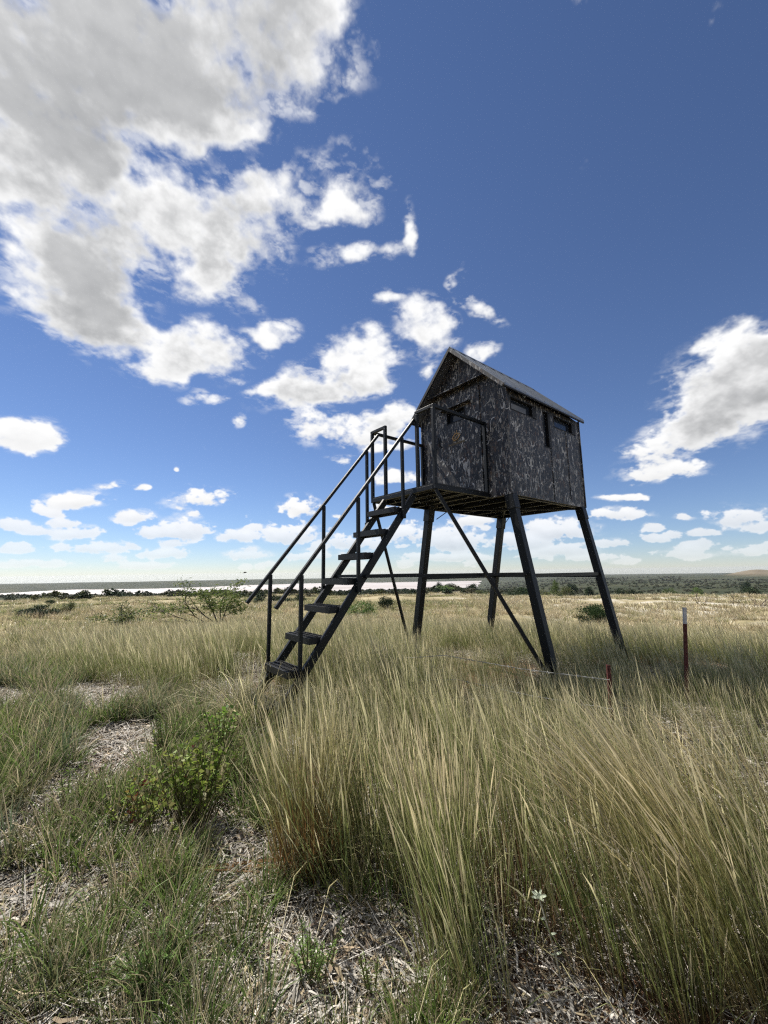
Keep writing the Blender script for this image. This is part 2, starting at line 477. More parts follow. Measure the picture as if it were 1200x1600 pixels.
def ground_mat():
    """Red-brown sandy soil close by, dry grass cover on the slope, darker scrub on the plain."""
    m, n, l = new_mat('prairie_ground')
    o = nd(n, 'ShaderNodeOutputMaterial'); p = nd(n, 'ShaderNodeBsdfPrincipled', Roughness=.95)
    p.inputs['Specular IOR Level'].default_value = .1
    ge = nd(n, 'ShaderNodeNewGeometry')
    ln = nd(n, 'ShaderNodeVectorMath', operation='LENGTH'); l.new(ge.outputs['Position'], ln.inputs[0])

    def noise(scale, det=6., rough=.6, dist=0.):
        x = nd(n, 'ShaderNodeTexNoise', Scale=scale, Detail=det, Roughness=rough, Distortion=dist); l.new(ge.outputs['Position'], x.inputs['Vector']); return x.outputs['Fac']

    def mixc(f, a, b):
        x = nd(n, 'ShaderNodeMix', data_type='RGBA'); l.new(f, x.inputs[0]); l.new(a, x.inputs[6]); l.new(b, x.inputs[7]); return x.outputs[2]

    def span(lo, hi):
        x = nd(n, 'ShaderNodeMapRange'); x.interpolation_type = 'SMOOTHSTEP'; x.inputs[1].default_value = lo; x.inputs[2].default_value = hi
        l.new(ln.outputs['Value'], x.inputs[0]); return x.outputs[0]

    soil = ramp_node(n, [(.3, (.085, .045, .028)), (.5, (.16, .095, .06)), (.7, (.23, .16, .11))]); l.new(noise(22., 10.), soil.inputs['Fac'])
    dry = ramp_node(n, [(.28, (.10, .10, .045)), (.40, (.18, .16, .080)), (.52, (.29, .245, .145)), (.64, (.38, .335, .225)), (.8, (.46, .42, .33))])
    a = nd(n, 'ShaderNodeMath', operation='MULTIPLY_ADD'); a.inputs[1].default_value = .55
    hf = nd(n, 'ShaderNodeMath', operation='MULTIPLY'); hf.inputs[1].default_value = .45
    l.new(noise(.16, 7., .62, .6), a.inputs[0]); l.new(noise(2.4, 8., .7), hf.inputs[0]); l.new(hf.outputs[0], a.inputs[2]); l.new(a.outputs[0], dry.inputs['Fac'])
    scrub = ramp_node(n, [(.3, (.018, .023, .013)), (.48, (.034, .040, .020)), (.62, (.058, .060, .032)), (.8, (.12, .105, .062))])
    b = nd(n, 'ShaderNodeMath', operation='MULTIPLY_ADD'); b.inputs[1].default_value = .6
    hb = nd(n, 'ShaderNodeMath', operation='MULTIPLY'); hb.inputs[1].default_value = .4
    l.new(noise(.012, 6., .6, .4), b.inputs[0]); l.new(noise(.11, 6., .7), hb.inputs[0]); l.new(hb.outputs[0], b.inputs[2]); l.new(b.outputs[0], scrub.inputs['Fac'])
    sand = ramp_node(n, [(.35, (.12, .098, .066)), (.65, (.18, .15, .105))]); l.new(noise(.03), sand.inputs['Fac'])
    c = mixc(span(7., 13.), soil.outputs['Color'], dry.outputs['Color'])
    pale = ramp_node(n, [(.46, (0, 0, 0)), (.58, (1, 1, 1))]); l.new(noise(.22, 5., .6, .8), pale.inputs['Fac'])
    sx0 = nd(n, 'ShaderNodeSeparateXYZ'); l.new(ge.outputs['Position'], sx0.inputs[0])
    rt = nd(n, 'ShaderNodeMapRange'); rt.inputs[1].default_value = 5.; rt.inputs[2].default_value = 9.; l.new(sx0.outputs['X'], rt.inputs[0])
    pf = nd(n, 'ShaderNodeMath', operation='MULTIPLY'); l.new(pale.outputs['Color'], pf.inputs[0]); l.new(rt.outputs[0], pf.inputs[1])
    sc_ = ramp_node(n, [(.3, (.34, .31, .25)), (.7, (.50, .47, .40))]); l.new(noise(6., 6.), sc_.inputs['Fac'])
    c = mixc(pf.outputs[0], c, sc_.outputs['Color'])
    c = mixc(span(62., 120.), c, scrub.outputs['Color'])
    # the bare dune stands above the scrub
    sx = nd(n, 'ShaderNodeSeparateXYZ'); l.new(ge.outputs['Position'], sx.inputs[0])
    dz = nd(n, 'ShaderNodeMapRange'); dz.inputs[1].default_value = -16.; dz.inputs[2].default_value = -11.; l.new(sx.outputs['Z'], dz.inputs[0])
    fr = nd(n, 'ShaderNodeMath', operation='MULTIPLY'); l.new(dz.outputs[0], fr.inputs[0]); l.new(span(800., 900.), fr.inputs[1])
    c = mixc(fr.outputs[0], c, sand.outputs['Color'])
    l.new(c, p.inputs['Base Color'])
    bp = nd(n, 'ShaderNodeBump', Strength=.6, Distance=.02); l.new(noise(30., 8., .7), bp.inputs['Height']); l.new(bp.outputs[0], p.inputs['Normal'])
    l.new(p.outputs[0], o.inputs[0])
    return m


def salt_mat():
    m, n, l = new_mat('salt_crust')
    o = nd(n, 'ShaderNodeOutputMaterial'); p = nd(n, 'ShaderNodeBsdfPrincipled', Roughness=.6)
    ge = nd(n, 'ShaderNodeNewGeometry'); mp = nd(n, 'ShaderNodeMapping'); mp.inputs['Scale'].default_value = (.0035, .012, .01)
    l.new(ge.outputs['Position'], mp.inputs['Vector'])
    ns = nd(n, 'ShaderNodeTexNoise', Scale=1., Detail=6., Roughness=.6, Distortion=.5); l.new(mp.outputs[0], ns.inputs['Vector'])
    r = ramp_node(n, [(.3, (.22, .19, .17)), (.44, (.38, .335, .31)), (.54, (.40, .365, .345)), (.7, (.46, .44, .43))])
    l.new(ns.outputs['Fac'], r.inputs['Fac']); l.new(r.outputs['Color'], p.inputs['Base Color']); l.new(p.outputs[0], o.inputs[0])
    return m


M_STEEL = simple('black_powder_coat', (.0045, .0062, .0080), .45, 0., .12, 30., .25)
M_STEEL2 = simple('black_tread_metal', (.010, .011, .012), .5, 0., .35, 60., .3)
M_ROOF = simple('weathered_metal_roof', (.17, .19, .22), .40, .55, .12, 3., .5)
M_DARK = simple('black_trim', (.006, .006, .007), .6, 0., .2, 20., .3)
M_BOLT = simple('zinc_bolt', (.55, .56, .58), .35, .9, .1, 20., .5)
M_GLASS = simple('smoked_window_pane', (.018, .024, .036), .08, 0., .1, 3., .35)
for _n in M_GLASS.node_tree.nodes:
    if _n.type == 'BSDF_PRINCIPLED': _n.inputs['IOR'].default_value = 1.5
M_GOLD = simple('gold_print', (.42, .27, .12), .5, 0., .2, 30., .3)
M_TAN = simple('tan_print', (.085, .068, .042), .6, 0., .35, 60., .3)
M_CAMO = camo_mat()

# ------------------------------------------------------------------ terrain
def _tab(kn):
    lr=np.linspace(np.log(1.),np.log(3800.),500)
    r=np.array([k[0] for k in kn],float); h=np.array([k[1] for k in kn],float)
    y=np.interp(np.exp(lr),r,h)
    k=np.exp(-.5*(np.arange(-12,13)/5.)**2); k/=k.sum()
    return lr,np.convolve(np.pad(y,12,mode='edge'),k,'valid')
LR,HL=_tab([(0,0),(3,0),(4.6,.12),(7.5,.12),(10,-.1),(14,-.32),(20,-.55),(40,-1.4),(70,-2.5),(100,-4.0),(300,-13.4),(690,-32.6),(760,-35),(3800,-35)])
_,HR=_tab([(0,0),(3,0),(4.6,.12),(7.5,.12),(10,-.12),(14,-.4),(20,-.75),(45,-1.6),(60,-3.4),(90,-6.0),(150,-8.8),(300,-12.6),(600,-17.5),(1200,-21.5),(2000,-27),(3800,-46)])
def _hash(i,j,s):
    n=(i*374761393+j*668265263+s*974634533)&0xffffffff
    n=((n^(n>>13))*1274126177)&0xffffffff
    return ((n^(n>>16))&0xffff)/65535.
def vnoise(x,y,s=0):
    x=np.asarray(x,float);y=np.asarray(y,float)
    i=np.floor(x).astype(np.int64);j=np.floor(y).astype(np.int64)
    fx=x-i;fy=y-j;fx=fx*fx*(3-2*fx);fy=fy*fy*(3-2*fy)
    return (_hash(i,j,s)*(1-fx)+_hash(i+1,j,s)*fx)*(1-fy)+(_hash(i,j+1,s)*(1-fx)+_hash(i+1,j+1,s)*fx)*fy*1.0
def sstep(a,b,x):
    t=np.clip((x-a)/(b-a),0,1); return t*t*(3-2*t)
def height(x,y):
    x=np.asarray(x,float);y=np.asarray(y,float)
    r=np.maximum(np.hypot(x,y),1.01); az=np.degrees(np.arctan2(x,y))
    near=1-sstep(8,20,r)
    e=np.hypot(x*(near+(1-near)*.3),y)*(1-sstep(90,130,np.abs(az)))+r*sstep(90,130,np.abs(az))
    lr=np.log(np.maximum(e,1.01))
    t=sstep(10,26,az)*(1-sstep(120,170,az))
    hl=np.interp(lr,LR,HL)
    # bluffs and plateau across the lake, closer on the left
    q=x/np.maximum(y,1.); far=e-(1465+560*np.clip(q,-1.2,0))+(vnoise(q*9+50,q*0,8)-.5)*160
    top=1.5-(e*np.interp(q,[-1,-.5,0,.2,1],[10.3,9.6,8.3,7.4,7.4])/626.5)
    bl=sstep(0,110,far)
    hl=hl*(1-bl)+(top-2.5*(1-sstep(100,420,far)))*bl
    h=hl*(1-t)+np.interp(lr,LR,HR)*t
    land=1-sstep(560,660,e)*(1-t)
    h=h+(vnoise(x/1.1,y/1.1,1)-.5)*.07*sstep(1,2,r)
    h=h+(vnoise(x/5.,y/5.,2)-.5)*.42*sstep(7,16,r)+(vnoise(x/2.3+9,y/2.3,12)-.5)*.22*sstep(9,16,r)*(1-sstep(50,80,r))
    h=h+(vnoise(x/17.,y/17.,3)-.5)*.95*sstep(16,50,r)*land
    h=h+(vnoise(x/70.,y/70.,4)-.5)*2.4*sstep(60,160,r)*land
    h=h+(vnoise(x/260.,y/260.,6)-.5)*5.*sstep(100,500,far)*(1-t)
    # sandy dune on the far right skyline
    h=h+14.*np.exp(-((az-42.5)/2.6)**2-((r-1150)/150.)**2)+7*np.exp(-((az-48)/4.)**2-((r-1150)/180.)**2)
    # pale grass knoll in the middle distance
    h=h+.1*np.exp(-((x-4)/9.)**2-((y-38)/9.)**2)
    return h


def build_ground():
    nr, na = 210, 420
    rr = np.concatenate([[0.05], np.exp(np.linspace(np.log(.5), np.log(3800.), nr - 1))])
    # finer in the direction of the valley
    az = np.concatenate([np.linspace(-75, 75, 300, endpoint=False), np.linspace(75, 285, na - 300, endpoint=False)])
    A = np.radians(az)
    Xg = rr[:, None] * np.sin(A)[None]; Yg = rr[:, None] * np.cos(A)[None]
    Zg = height(Xg, Yg)
    V = np.stack([Xg, Yg, Zg], -1).reshape(-1, 3)
    i = np.arange(nr - 1)[:, None]; j = np.arange(na)[None]
    j2 = (j + 1) % na
    F = np.stack([i * na + j, i * na + j2, (i + 1) * na + j2, (i + 1) * na + j], -1).reshape(-1, 4)[:, ::-1]
    o = link_mesh('ground', V, F, ground_mat(), None, True)
    col.objects.link(o)
    tag(o, kind='structure', label='rolling dry prairie falling away to a scrubby plain', cat='ground')
    o2 = MB()
    b = 0
    pts = []
    n = 60
    for k in range(n + 1):
        a = R(-75 + 100 * k / n)
        pts.append((math.sin(a) * 560, math.cos(a) * 560, -33.7)); pts.append((math.sin(a) * 2300, math.cos(a) * 2300, -33.7))
    f = [(2 * k, 2 * k + 1, 2 * k + 3, 2 * k + 2)[::-1] for k in range(n)]
    s = link_mesh('salt_flat', pts, f, salt_mat()); col.objects.link(s)
    tag(s, kind='structure', label='pale pinkish salt flat lying across the valley', cat='salt flat')


build_ground()

# ------------------------------------------------------------------ the raised hunting blind
def build_blind():
    Zb = 2.37                                  # floor frame above the ground
    root = empty('hunting_blind', (1.70055, 5.21292, .13), R(39.0864))
    tag(root, 'camouflage box hunting blind raised on black steel legs with stairs and railed landing', 'hunting blind')
    L, W, d, ins = 2.083, 1.639, 1.1025, .338
    ovs, ovf, ovb, he, ha = .09, .183, .03, 1.458, 2.384
    Z = lambda c: c + Zb
    mid = W / 2
    k = (ha - he) / (mid + ovs)                # roof pitch
    rz = lambda b: ha - abs(b - mid) * k       # underside line of the roof
    # walls -----------------------------------------------------------
    t = .035
    dr, dl, dt = .445, 1.335, 1.725            # door edges and head
    fw = MB()
    fw.prism([(0, Z(0)), (dr - .006, Z(0)), (dr - .006, Z(rz(dr) - .03)), (0, Z(rz(0) - .03))], 0, t)
    fw.prism([(dl + .006, Z(0)), (W, Z(0)), (W, Z(rz(W) - .03)), (dl + .006, Z(rz(dl) - .03))], 0, t)
    fw.prism([(dr - .004, Z(dt + .006)), (dl + .004, Z(dt + .006)), (dl + .004, Z(rz(dl) - .03)), (mid, Z(ha - .03)), (dr - .004, Z(rz(dr) - .03))], .001, t - .001)
    fw.build('front_wall', M_CAMO, root, .003)
    rw = MB().prism([(t, Z(0)), (W - t, Z(0)), (W - t, Z(rz(W) - .05)), (mid, Z(ha - .03)), (t, Z(rz(0) - .05))], L - t, L)
    rw.build('rear_wall', M_CAMO, root)
    wins = [(.08, .75, 1.20, 1.40), (.93, 1.135, .82, 1.40), (1.25, 1.945, 1.20, 1.40)]
    for side in (0, 1):
        y0, y1 = (0, t) if side == 0 else (W - t, W)
        sw = MB(); top = 1.47
        xs = [t + .001]
        # strips between the openings
        for (a0, a1, c0, c1) in wins:
            sw.box(xs[-1], a0, y0, y1, Z(0), Z(top)); sw.box(a0, a1, y0, y1, Z(0), Z(c0)); sw.box(a0, a1, y0, y1, Z(c1), Z(top)); xs.append(a1)
        sw.box(xs[-1], L - t - .001 if side else L, y0, y1, Z(0), Z(top))
        wall = sw.build('side_wall', M_CAMO, root)
        for (a0, a1, c0, c1) in wins:
            s = 1 if side == 0 else -1
            e = y0 if side == 0 else y1
            f = MB()
            dep = .055
            ya, yb = sorted((e + s * (-.004), e + s * dep))
            w = .014
            f.box(a0 + .001, a0 + w, ya, yb, Z(c0 + .001), Z(c1 - .001)); f.box(a1 - w - (.10 if side == 0 else 0) * (1 if a1 - a0 > .3 else .5), a1 - .001, ya, yb, Z(c0 + .001), Z(c1 - .001))
            f.box(a0 + w, a1 - w, ya, yb, Z(c0 + .001), Z(c0 + w)); f.box(a0 + w, a1 - w, ya, yb, Z(c1 - w), Z(c1 - .001))
            fo = f.build('window', M_DARK, root)
            g = MB(); ya, yb = sorted((e + s * (dep - .008), e + s * (dep - .002)))
            g.box(a0 + w + .001, a1 - w - .001, ya, yb, Z(c0 + w + .001), Z(c1 - w - .001)); g.build('pane', M_GLASS, fo)
    # corner and seam trims on the long side
    MB().bar((-.006, -.006, Z(0)), (-.006, -.006, Z(rz(0) - .06)), .028).build('corner_trim', M_CAMO, root, .004)
    MB().bar((L + .004, -.005, Z(0)), (L + .004, -.005, Z(rz(0) - .06)), .022).build('corner_trim', M_CAMO, root, .004)
    MB().bar((-.006, W + .006, Z(0)), (-.006, W + .006, Z(rz(0) - .06)), .028).build('corner_trim', M_CAMO, root, .004)
    for a in (1.11, 1.62):
        MB().bar((a, -.002, Z(.02)), (a, -.002, Z(.80 if a < 1.2 else 1.19)), .012, .008).build('seam_strip', M_CAMO, root)
    # door ------------------------------------------------------------
    w0, w1, c0, c1 = .72, 1.082, 1.268, 1.465
    D = MB(); x0, x1 = -.012, .026
    D.box(x0, x1, dr, w0, Z(.045), Z(dt)); D.box(x0, x1, w1, dl, Z(.045), Z(dt))
    D.box(x0, x1, w0, w1, Z(.045), Z(c0)); D.box(x0, x1, w0, w1, Z(c1), Z(dt))
    door = D.build('door', M_CAMO, root, .003)
    f = MB(); w = .012
    f.box(-.016, .09, w0 + .001, w0 + w, Z(c0 + .001), Z(c1 - .001)); f.box(-.016, .09, w1 - w, w1 - .001, Z(c0 + .001), Z(c1 - .001))
    f.box(-.016, .09, w0 + w, w1 - w, Z(c0 + .001), Z(c0 + w)); f.box(-.016, .09, w0 + w, w1 - w, Z(c1 - w), Z(c1 - .001))
    f.build('window_frame', M_DARK, door)
    MB().box(.06, .066, w0 + w + .001, w1 - w - .001, Z(c0 + w + .001), Z(c1 - w - .001)).build('pane', M_GLASS, door)
    MB().quadbox([(-.10, .60, Z(1.490)), (-.013, .60, Z(1.512)), (-.013, 1.20, Z(1.512)), (-.10, 1.20, Z(1.490)),
                  (-.10, .60, Z(1.500)), (-.013, .60, Z(1.535)), (-.013, 1.20, Z(1.535)), (-.10, 1.20, Z(1.500))]).build('window_hood', M_CAMO, door)
    MB().tube([(-.014, 1.315, Z(.93)), (-.055, 1.312, Z(.945)), (-.06, 1.295, Z(1.10)), (-.05, 1.27, Z(1.135)), (-.04, 1.25, Z(1.10)), (-.03, 1.225, Z(.95)), (-.014, 1.222, Z(.94))], .009).build('door_handle', M_STEEL, door, smooth=True)
    for c in (.3, .85, 1.45):
        MB().tube([(-.02, dr - .004, Z(c)), (-.02, dr - .004, Z(c + .09))], .009).build('hinge', M_STEEL, door)
    # printed emblem: an oval ring with an antler stroke, a swoosh and a worn line of lettering under it
    def oval(rx, rz_, n=26, tilt=.35, cy=.905, cz=1.035):
        P = []
        for q in range(n + 1):
            a = 2 * math.pi * q / n; y = rx * math.cos(a); z = rz_ * math.sin(a)
            P.append((-.0135, cy - (y * math.cos(tilt) - z * math.sin(tilt)), Z(cz + y * math.sin(tilt) + z * math.cos(tilt))))
        return P
    em = MB().tube(oval(.072, .046), .0075, 5, False)
    em.tube([(-.0135, .955, Z(1.005)), (-.0135, .90, Z(1.043)), (-.0135, .845, Z(1.075))], .006, 5)
    em.tube([(-.0135, .93, Z(1.075)), (-.0135, .925, Z(1.10)), (-.0135, .935, Z(1.12))], .004, 5)
    em.tube([(-.0135, .90, Z(1.085)), (-.0135, .89, Z(1.11)), (-.0135, .885, Z(1.135))], .004, 5)
    em.build('emblem', M_GOLD, door)
    MB().prism([(.985, Z(1.005)), (.905, Z(.97)), (.80, Z(1.06)), (.775, Z(1.13)), (.79, Z(1.05)), (.90, Z(.955))], -.0135, -.0125).build('emblem_swoosh', M_DARK, door)
    MB().box(-.0133, -.0124, .845, .975, Z(.958), Z(.985)).build('emblem_lettering', M_TAN, door)
    MB().box(-.0133, -.0124, .745, 1.065, Z(.912), Z(.945)).build('emblem_lettering', M_TAN, door)
    # drip hood across the door head
    MB().quadbox([(-.13, .255, Z(1.765)), (-.001, .255, Z(1.79)), (-.001, 1.39, Z(1.79)), (-.13, 1.39, Z(1.765)),
                  (-.13, .255, Z(1.778)), (-.001, .255, Z(1.815)), (-.001, 1.39, Z(1.815)), (-.13, 1.39, Z(1.778))]).build('door_hood', M_CAMO, root)
    # roof ------------------------------------------------------------
    x0, x1 = -ovf, L + ovb
    for s in (-1, 1):
        e = mid + s * (mid + ovs)
        g = .0 if s < 0 else .001
        th = .022
        pl = MB().prism([(mid + s * g, Z(ha)), (e, Z(he)), (e, Z(he + th)), (mid + s * g, Z(ha + th))], x0, x1)
        pan = pl.build('roof_panel', M_ROOF, root)
        nx = int((x1 - x0) / .23)
        nrm = Vector((0, s * k, 1)).normalized()
        for q in range(nx + 1):
            x = x0 + .03 + q * (x1 - x0 - .06) / nx
            a = Vector((x, mid + s * .03, Z(ha + th - .03 * k))) + nrm * .006; b = Vector((x, e - s * .002, Z(he + th))) + nrm * .006
            MB().bar(a, b, .022, .010, side=(1, 0, 0)).build('rib', M_ROOF, pan)
        # rake board on the gable and eave channel
        a = Vector((x0 - .012, mid, Z(ha - .016))); b = Vector((x0 - .012, e, Z(he - .016)))
        MB().bar(a, b, .02, .045, side=(1, 0, 0)).build('rake_board', M_CAMO if s < 0 else M_DARK, root)
        MB().box(x0, x1, min(e, e - s * .02), max(e, e - s * .02), Z(he - .022), Z(he - .001)).build('eave_channel', M_DARK, root)
    MB().prism([(mid - .06, Z(ha + .03 - .06 * k)), (mid, Z(ha + .03)), (mid + .06, Z(ha + .03 - .06 * k)), (mid + .06, Z(ha + .042 - .06 * k)), (mid, Z(ha + .043)), (mid - .06, Z(ha + .042 - .06 * k))], x0 - .004, x1 + .004).build('ridge_cap', M_ROOF, root)
    # floor of the cabin ---------------------------------------------
    MB().box(t + .002, L - t - .002, t + .002, W - t - .002, Z(.062), Z(.08)).build('floor_panel', M_DARK, root)
    for y in (.045, W - .085):
        MB().box(.0, L - .002, y, y + .04, Z(-.012), Z(.06)).build('floor_beam', M_STEEL, root)
    for q in range(6):
        x = .02 + q * (L - .08) / 5
        MB().box(x, x + .038, .087, W - .087, Z(.0), Z(.058)).build('floor_joist', M_STEEL, root)
    MB().bar((.06, .10, Z(.018)), (L - .06, W - .10, Z(.018)), .028).build('floor_brace', M_STEEL, root)
    MB().bar((.06, W - .10, Z(-.012)), (L - .06, .10, Z(-.012)), .028).build('floor_brace', M_STEEL, root)
    # landing ---------------------------------------------------------
    pz = .0
    for y0, y1 in ((ins, ins + .045), (W - .045, W)):
        MB().box(-d, -.003, y0, y1, Z(pz), Z(pz + .055)).build('landing_frame', M_STEEL, root, .003)
    MB().box(-d - .003, -d + .042, ins + .046, W - .046, Z(pz + .001), Z(pz + .056)).build('landing_frame', M_STEEL, root, .003)
    for q in range(3):
        x = -d + .28 + q * .28
        MB().box(x, x + .035, ins + .047, W - .047, Z(pz + .004), Z(pz + .044)).build('landing_joist', M_STEEL, root)
    nb = 9
    for q in range(nb):
        y0 = ins + .002 + q * (W - ins - .004) / nb
        MB().box(-d + .002, -.004, y0 + .004, y0 + (W - ins) / nb - .008, Z(pz + .0575), Z(pz + .074)).build('deck_slat', M_STEEL2, root)
    for (x, y) in ((-.88, .52), (-.60, .80), (-.32, .48), (-.60, 1.15), (-.88, 1.35), (-.32, 1.0)):
        MB().tube([(x, y, Z(pz - .004)), (x, y, Z(pz + .006))], .011, 8).build('bolt', M_BOLT, root)
    # railing ---------------------------------------------------------
    r = 1.069; pw = .042
    def post(x, y, z0, z1, nm='rail_post'):
        MB().bar((x, y, z0), (x, y, z1), pw, pw, side=(1, 0, 0)).build(nm, M_STEEL, root, .004)
    fx = -d + .02
    for y in (ins + .02, .657, 1.315, W - .02):
        post(fx, y, Z(.055), Z(r - .021))
    post(-.045, ins + .02, Z(.055), Z(r - .021)); post(-.045, W - .02, Z(.055), Z(r - .021))
    def rail(a, b):
        MB().bar(a, b, pw).build('top_rail', M_STEEL, root, .004)
    rail((fx - .021, ins + .02, Z(r)), (-.024, ins + .02, Z(r))); rail((fx - .021, W - .02, Z(r)), (-.024, W - .02, Z(r)))
    rail((fx, ins + .042, Z(r + .001)), (fx, .678, Z(r + .001))); rail((fx, 1.294, Z(r + .001)), (fx, W - .042, Z(r + .001)))
    # legs ------------------------------------------------------------
    sp = .19
    lw = .105
    for (x, y, s) in ((.055, .06, -1), (L - .055, .06, -1), (.055, W - .06, 1), (L - .055, W - .06, 1)):
        top = Vector((x, y, Z(.0))); foot = Vector((x, y + s * sp * Zb, 0.012)) if True else None
        dirv = (foot - top).normalized()
        lg = MB().bar(top + Vector((0, 0, -.0)), foot, lw, lw, side=(1, 0, 0)).build('leg', M_STEEL, root, .006)
        MB().bar(top - dirv * .01, top + dirv * .20, lw + .022, lw + .022, side=(1, 0, 0)).build('leg_sleeve', M_STEEL, lg, .006)
        MB().box(foot.x - .1, foot.x + .1, foot.y - .1, foot.y + .1, -.06, .01).build('foot_plate', M_STEEL, lg)
        MB().tube([top + dirv * .12 + Vector((.064, 0, 0)), top + dirv * .12 + Vector((.085, 0, 0))], .014, 8).build('bolt', M_STEEL, lg)
    ly = lambda s, c: (W - .06 if s > 0 else .06) + s * sp * (-c)
    # level braces between the legs
    cb = -1.10
    MB().bar((.11, ly(-1, cb), Z(cb + .03)), (L - .11, ly(-1, cb), Z(cb + .03)), .045, .05).build('level_brace', M_STEEL, root)
    MB().bar((.11, ly(1, cb), Z(cb)), (L - .11, ly(1, cb), Z(cb)), .045, .06).build('level_brace', M_STEEL, root)
    MB().bar((L - .055, ly(-1, cb) + .06, Z(cb)), (L - .055, ly(1, cb) - .06, Z(cb)), .045, .05).build('level_brace', M_STEEL, root)
    # long struts from the landing corners to the feet of the front legs
    MB().bar((-d + .03, ins + .03, Z(-.002)), (-.03, ly(-1, -2.28) - .0, Z(-2.28)), .04).build('diagonal_strut', M_STEEL, root)
    MB().bar((-d + .03, W - .03, Z(-.002)), (-.03, ly(1, -2.28), Z(-2.28)), .035).build('diagonal_strut', M_STEEL, root)
    # thin curved cables under the floor
    MB().tube([(.10, W - .16, Z(-.17)), (.16, W - .25, Z(-.10)), (.22, W - .34, Z(-.03))], .007).build('corner_stay', M_STEEL, root)
    MB().tube([(L - .10, W - .12, Z(-.20)), (L - .16, W - .22, Z(-.10)), (L - .2, W - .33, Z(-.02))], .007).build('corner_stay', M_STEEL, root)
    # stairs ----------------------------------------------------------
    sl = 1.2695; yr, yl = .722, 1.309
    stair = MB()
    run = 1.86
    ends = []
    s0 = None
    for y in (yr, yl):
        a = Vector((-d - .002, y, Z(-.02))); b = Vector((-d - run, y, Z(-.02 - sl * run)))
        o = MB().bar(a, b, .042, .085, side=(0, 1, 0)).build('stair_stringer', M_STEEL, root, .004)
        bb = Vector((b.x - .01, y, .012))
        MB().box(bb.x - .09, bb.x + .09, y - .05, y + .05, -.05, .01).build('foot_plate', M_STEEL, o)
    for q in range(8):
        a = -1.345 - .2285 * q; c = -.222 - .2895 * q
        T = MB(); x0, x1 = a - .09, a + .11
        T.box(x0, x0 + .012, yr + .022, yl - .022, Z(c - .045), Z(c + .02)); T.box(x1 - .012, x1, yr + .022, yl - .022, Z(c - .045), Z(c + .02))
        T.box(x0 + .012, x1 - .012, yr + .022, yr + .034, Z(c - .045), Z(c + .02)); T.box(x0 + .012, x1 - .012, yl - .034, yl - .022, Z(c - .045), Z(c + .02))
        # serrated grip bars across the tread with open slots between them
        nby = 16
        for j in range(nby):
            y = yr + .045 + j * (yl - yr - .09) / (nby - 1)
            T.box(x0 + .012, x1 - .012, y - .008, y + .008, Z(c + .010), Z(c + .022))
            for e in range(3):
                xx = x0 + .035 + e * .06
                T.box(xx, xx + .02, y - .007, y + .007, Z(c + .0225), Z(c + .030))
        T.build('stair_tread', M_STEEL2, root)
    hs = 1.2405
    for y, a0, c0, a1 in ((yr - .03, -1.10, .985, -2.965), (yl + .03, -1.19, .937, -3.0)):
        hc = lambda a: c0 - (a0 - a) * hs
        hr = MB().bar((a0, y, Z(c0)), (a1, y, Z(hc(a1))), .036, .036, side=(0, 1, 0)).build('handrail', M_STEEL, root, .004)
        for a in ((-1.32, -2.005, -2.70) if y < 1 else (-1.396, -2.07, -2.745)):
            zl = Z(-.02 - sl * (-d - a)) - .045
            MB().bar((a, y, max(zl, .05)), (a, y, Z(hc(a)) - .02), .036, .036, side=(1, 0, 0)).build('baluster', M_STEEL, hr, .004)
            MB().bar((a, y, zl - .005), (a, y, zl + .10), .05, .05, side=(1, 0, 0)).build('baluster_socket', M_STEEL, hr, .004)
    # level struts tying the stairs to the front legs
    ca = -1.045; ast = -d - (-.02 - ca) / sl
    MB().bar((ast, yr - .04, Z(ca)), (.055, ly(-1, ca) - .0, Z(ca)), .04, .035).build('stair_strut', M_STEEL, root)
    MB().bar((ast, yl + .04, Z(ca)), (.055, ly(1, ca), Z(ca)), .04, .035).build('stair_strut', M_STEEL, root)
    MB().bar((ast - .0, yr - .06, Z(ca - .0)), (ast, yl + .06, Z(ca)), .028, .028).build('stair_tie', M_STEEL, root)
    return root


blind = build_blind()


# ------------------------------------------------------------------ grass
def lerp3(t, stops):
    """t (n,) -> (n,3) colours along the stops."""
    p = [s[0] for s in stops]
    return np.stack([np.interp(t, p, [s[1][k] for s in stops]) for k in range(3)], -1)


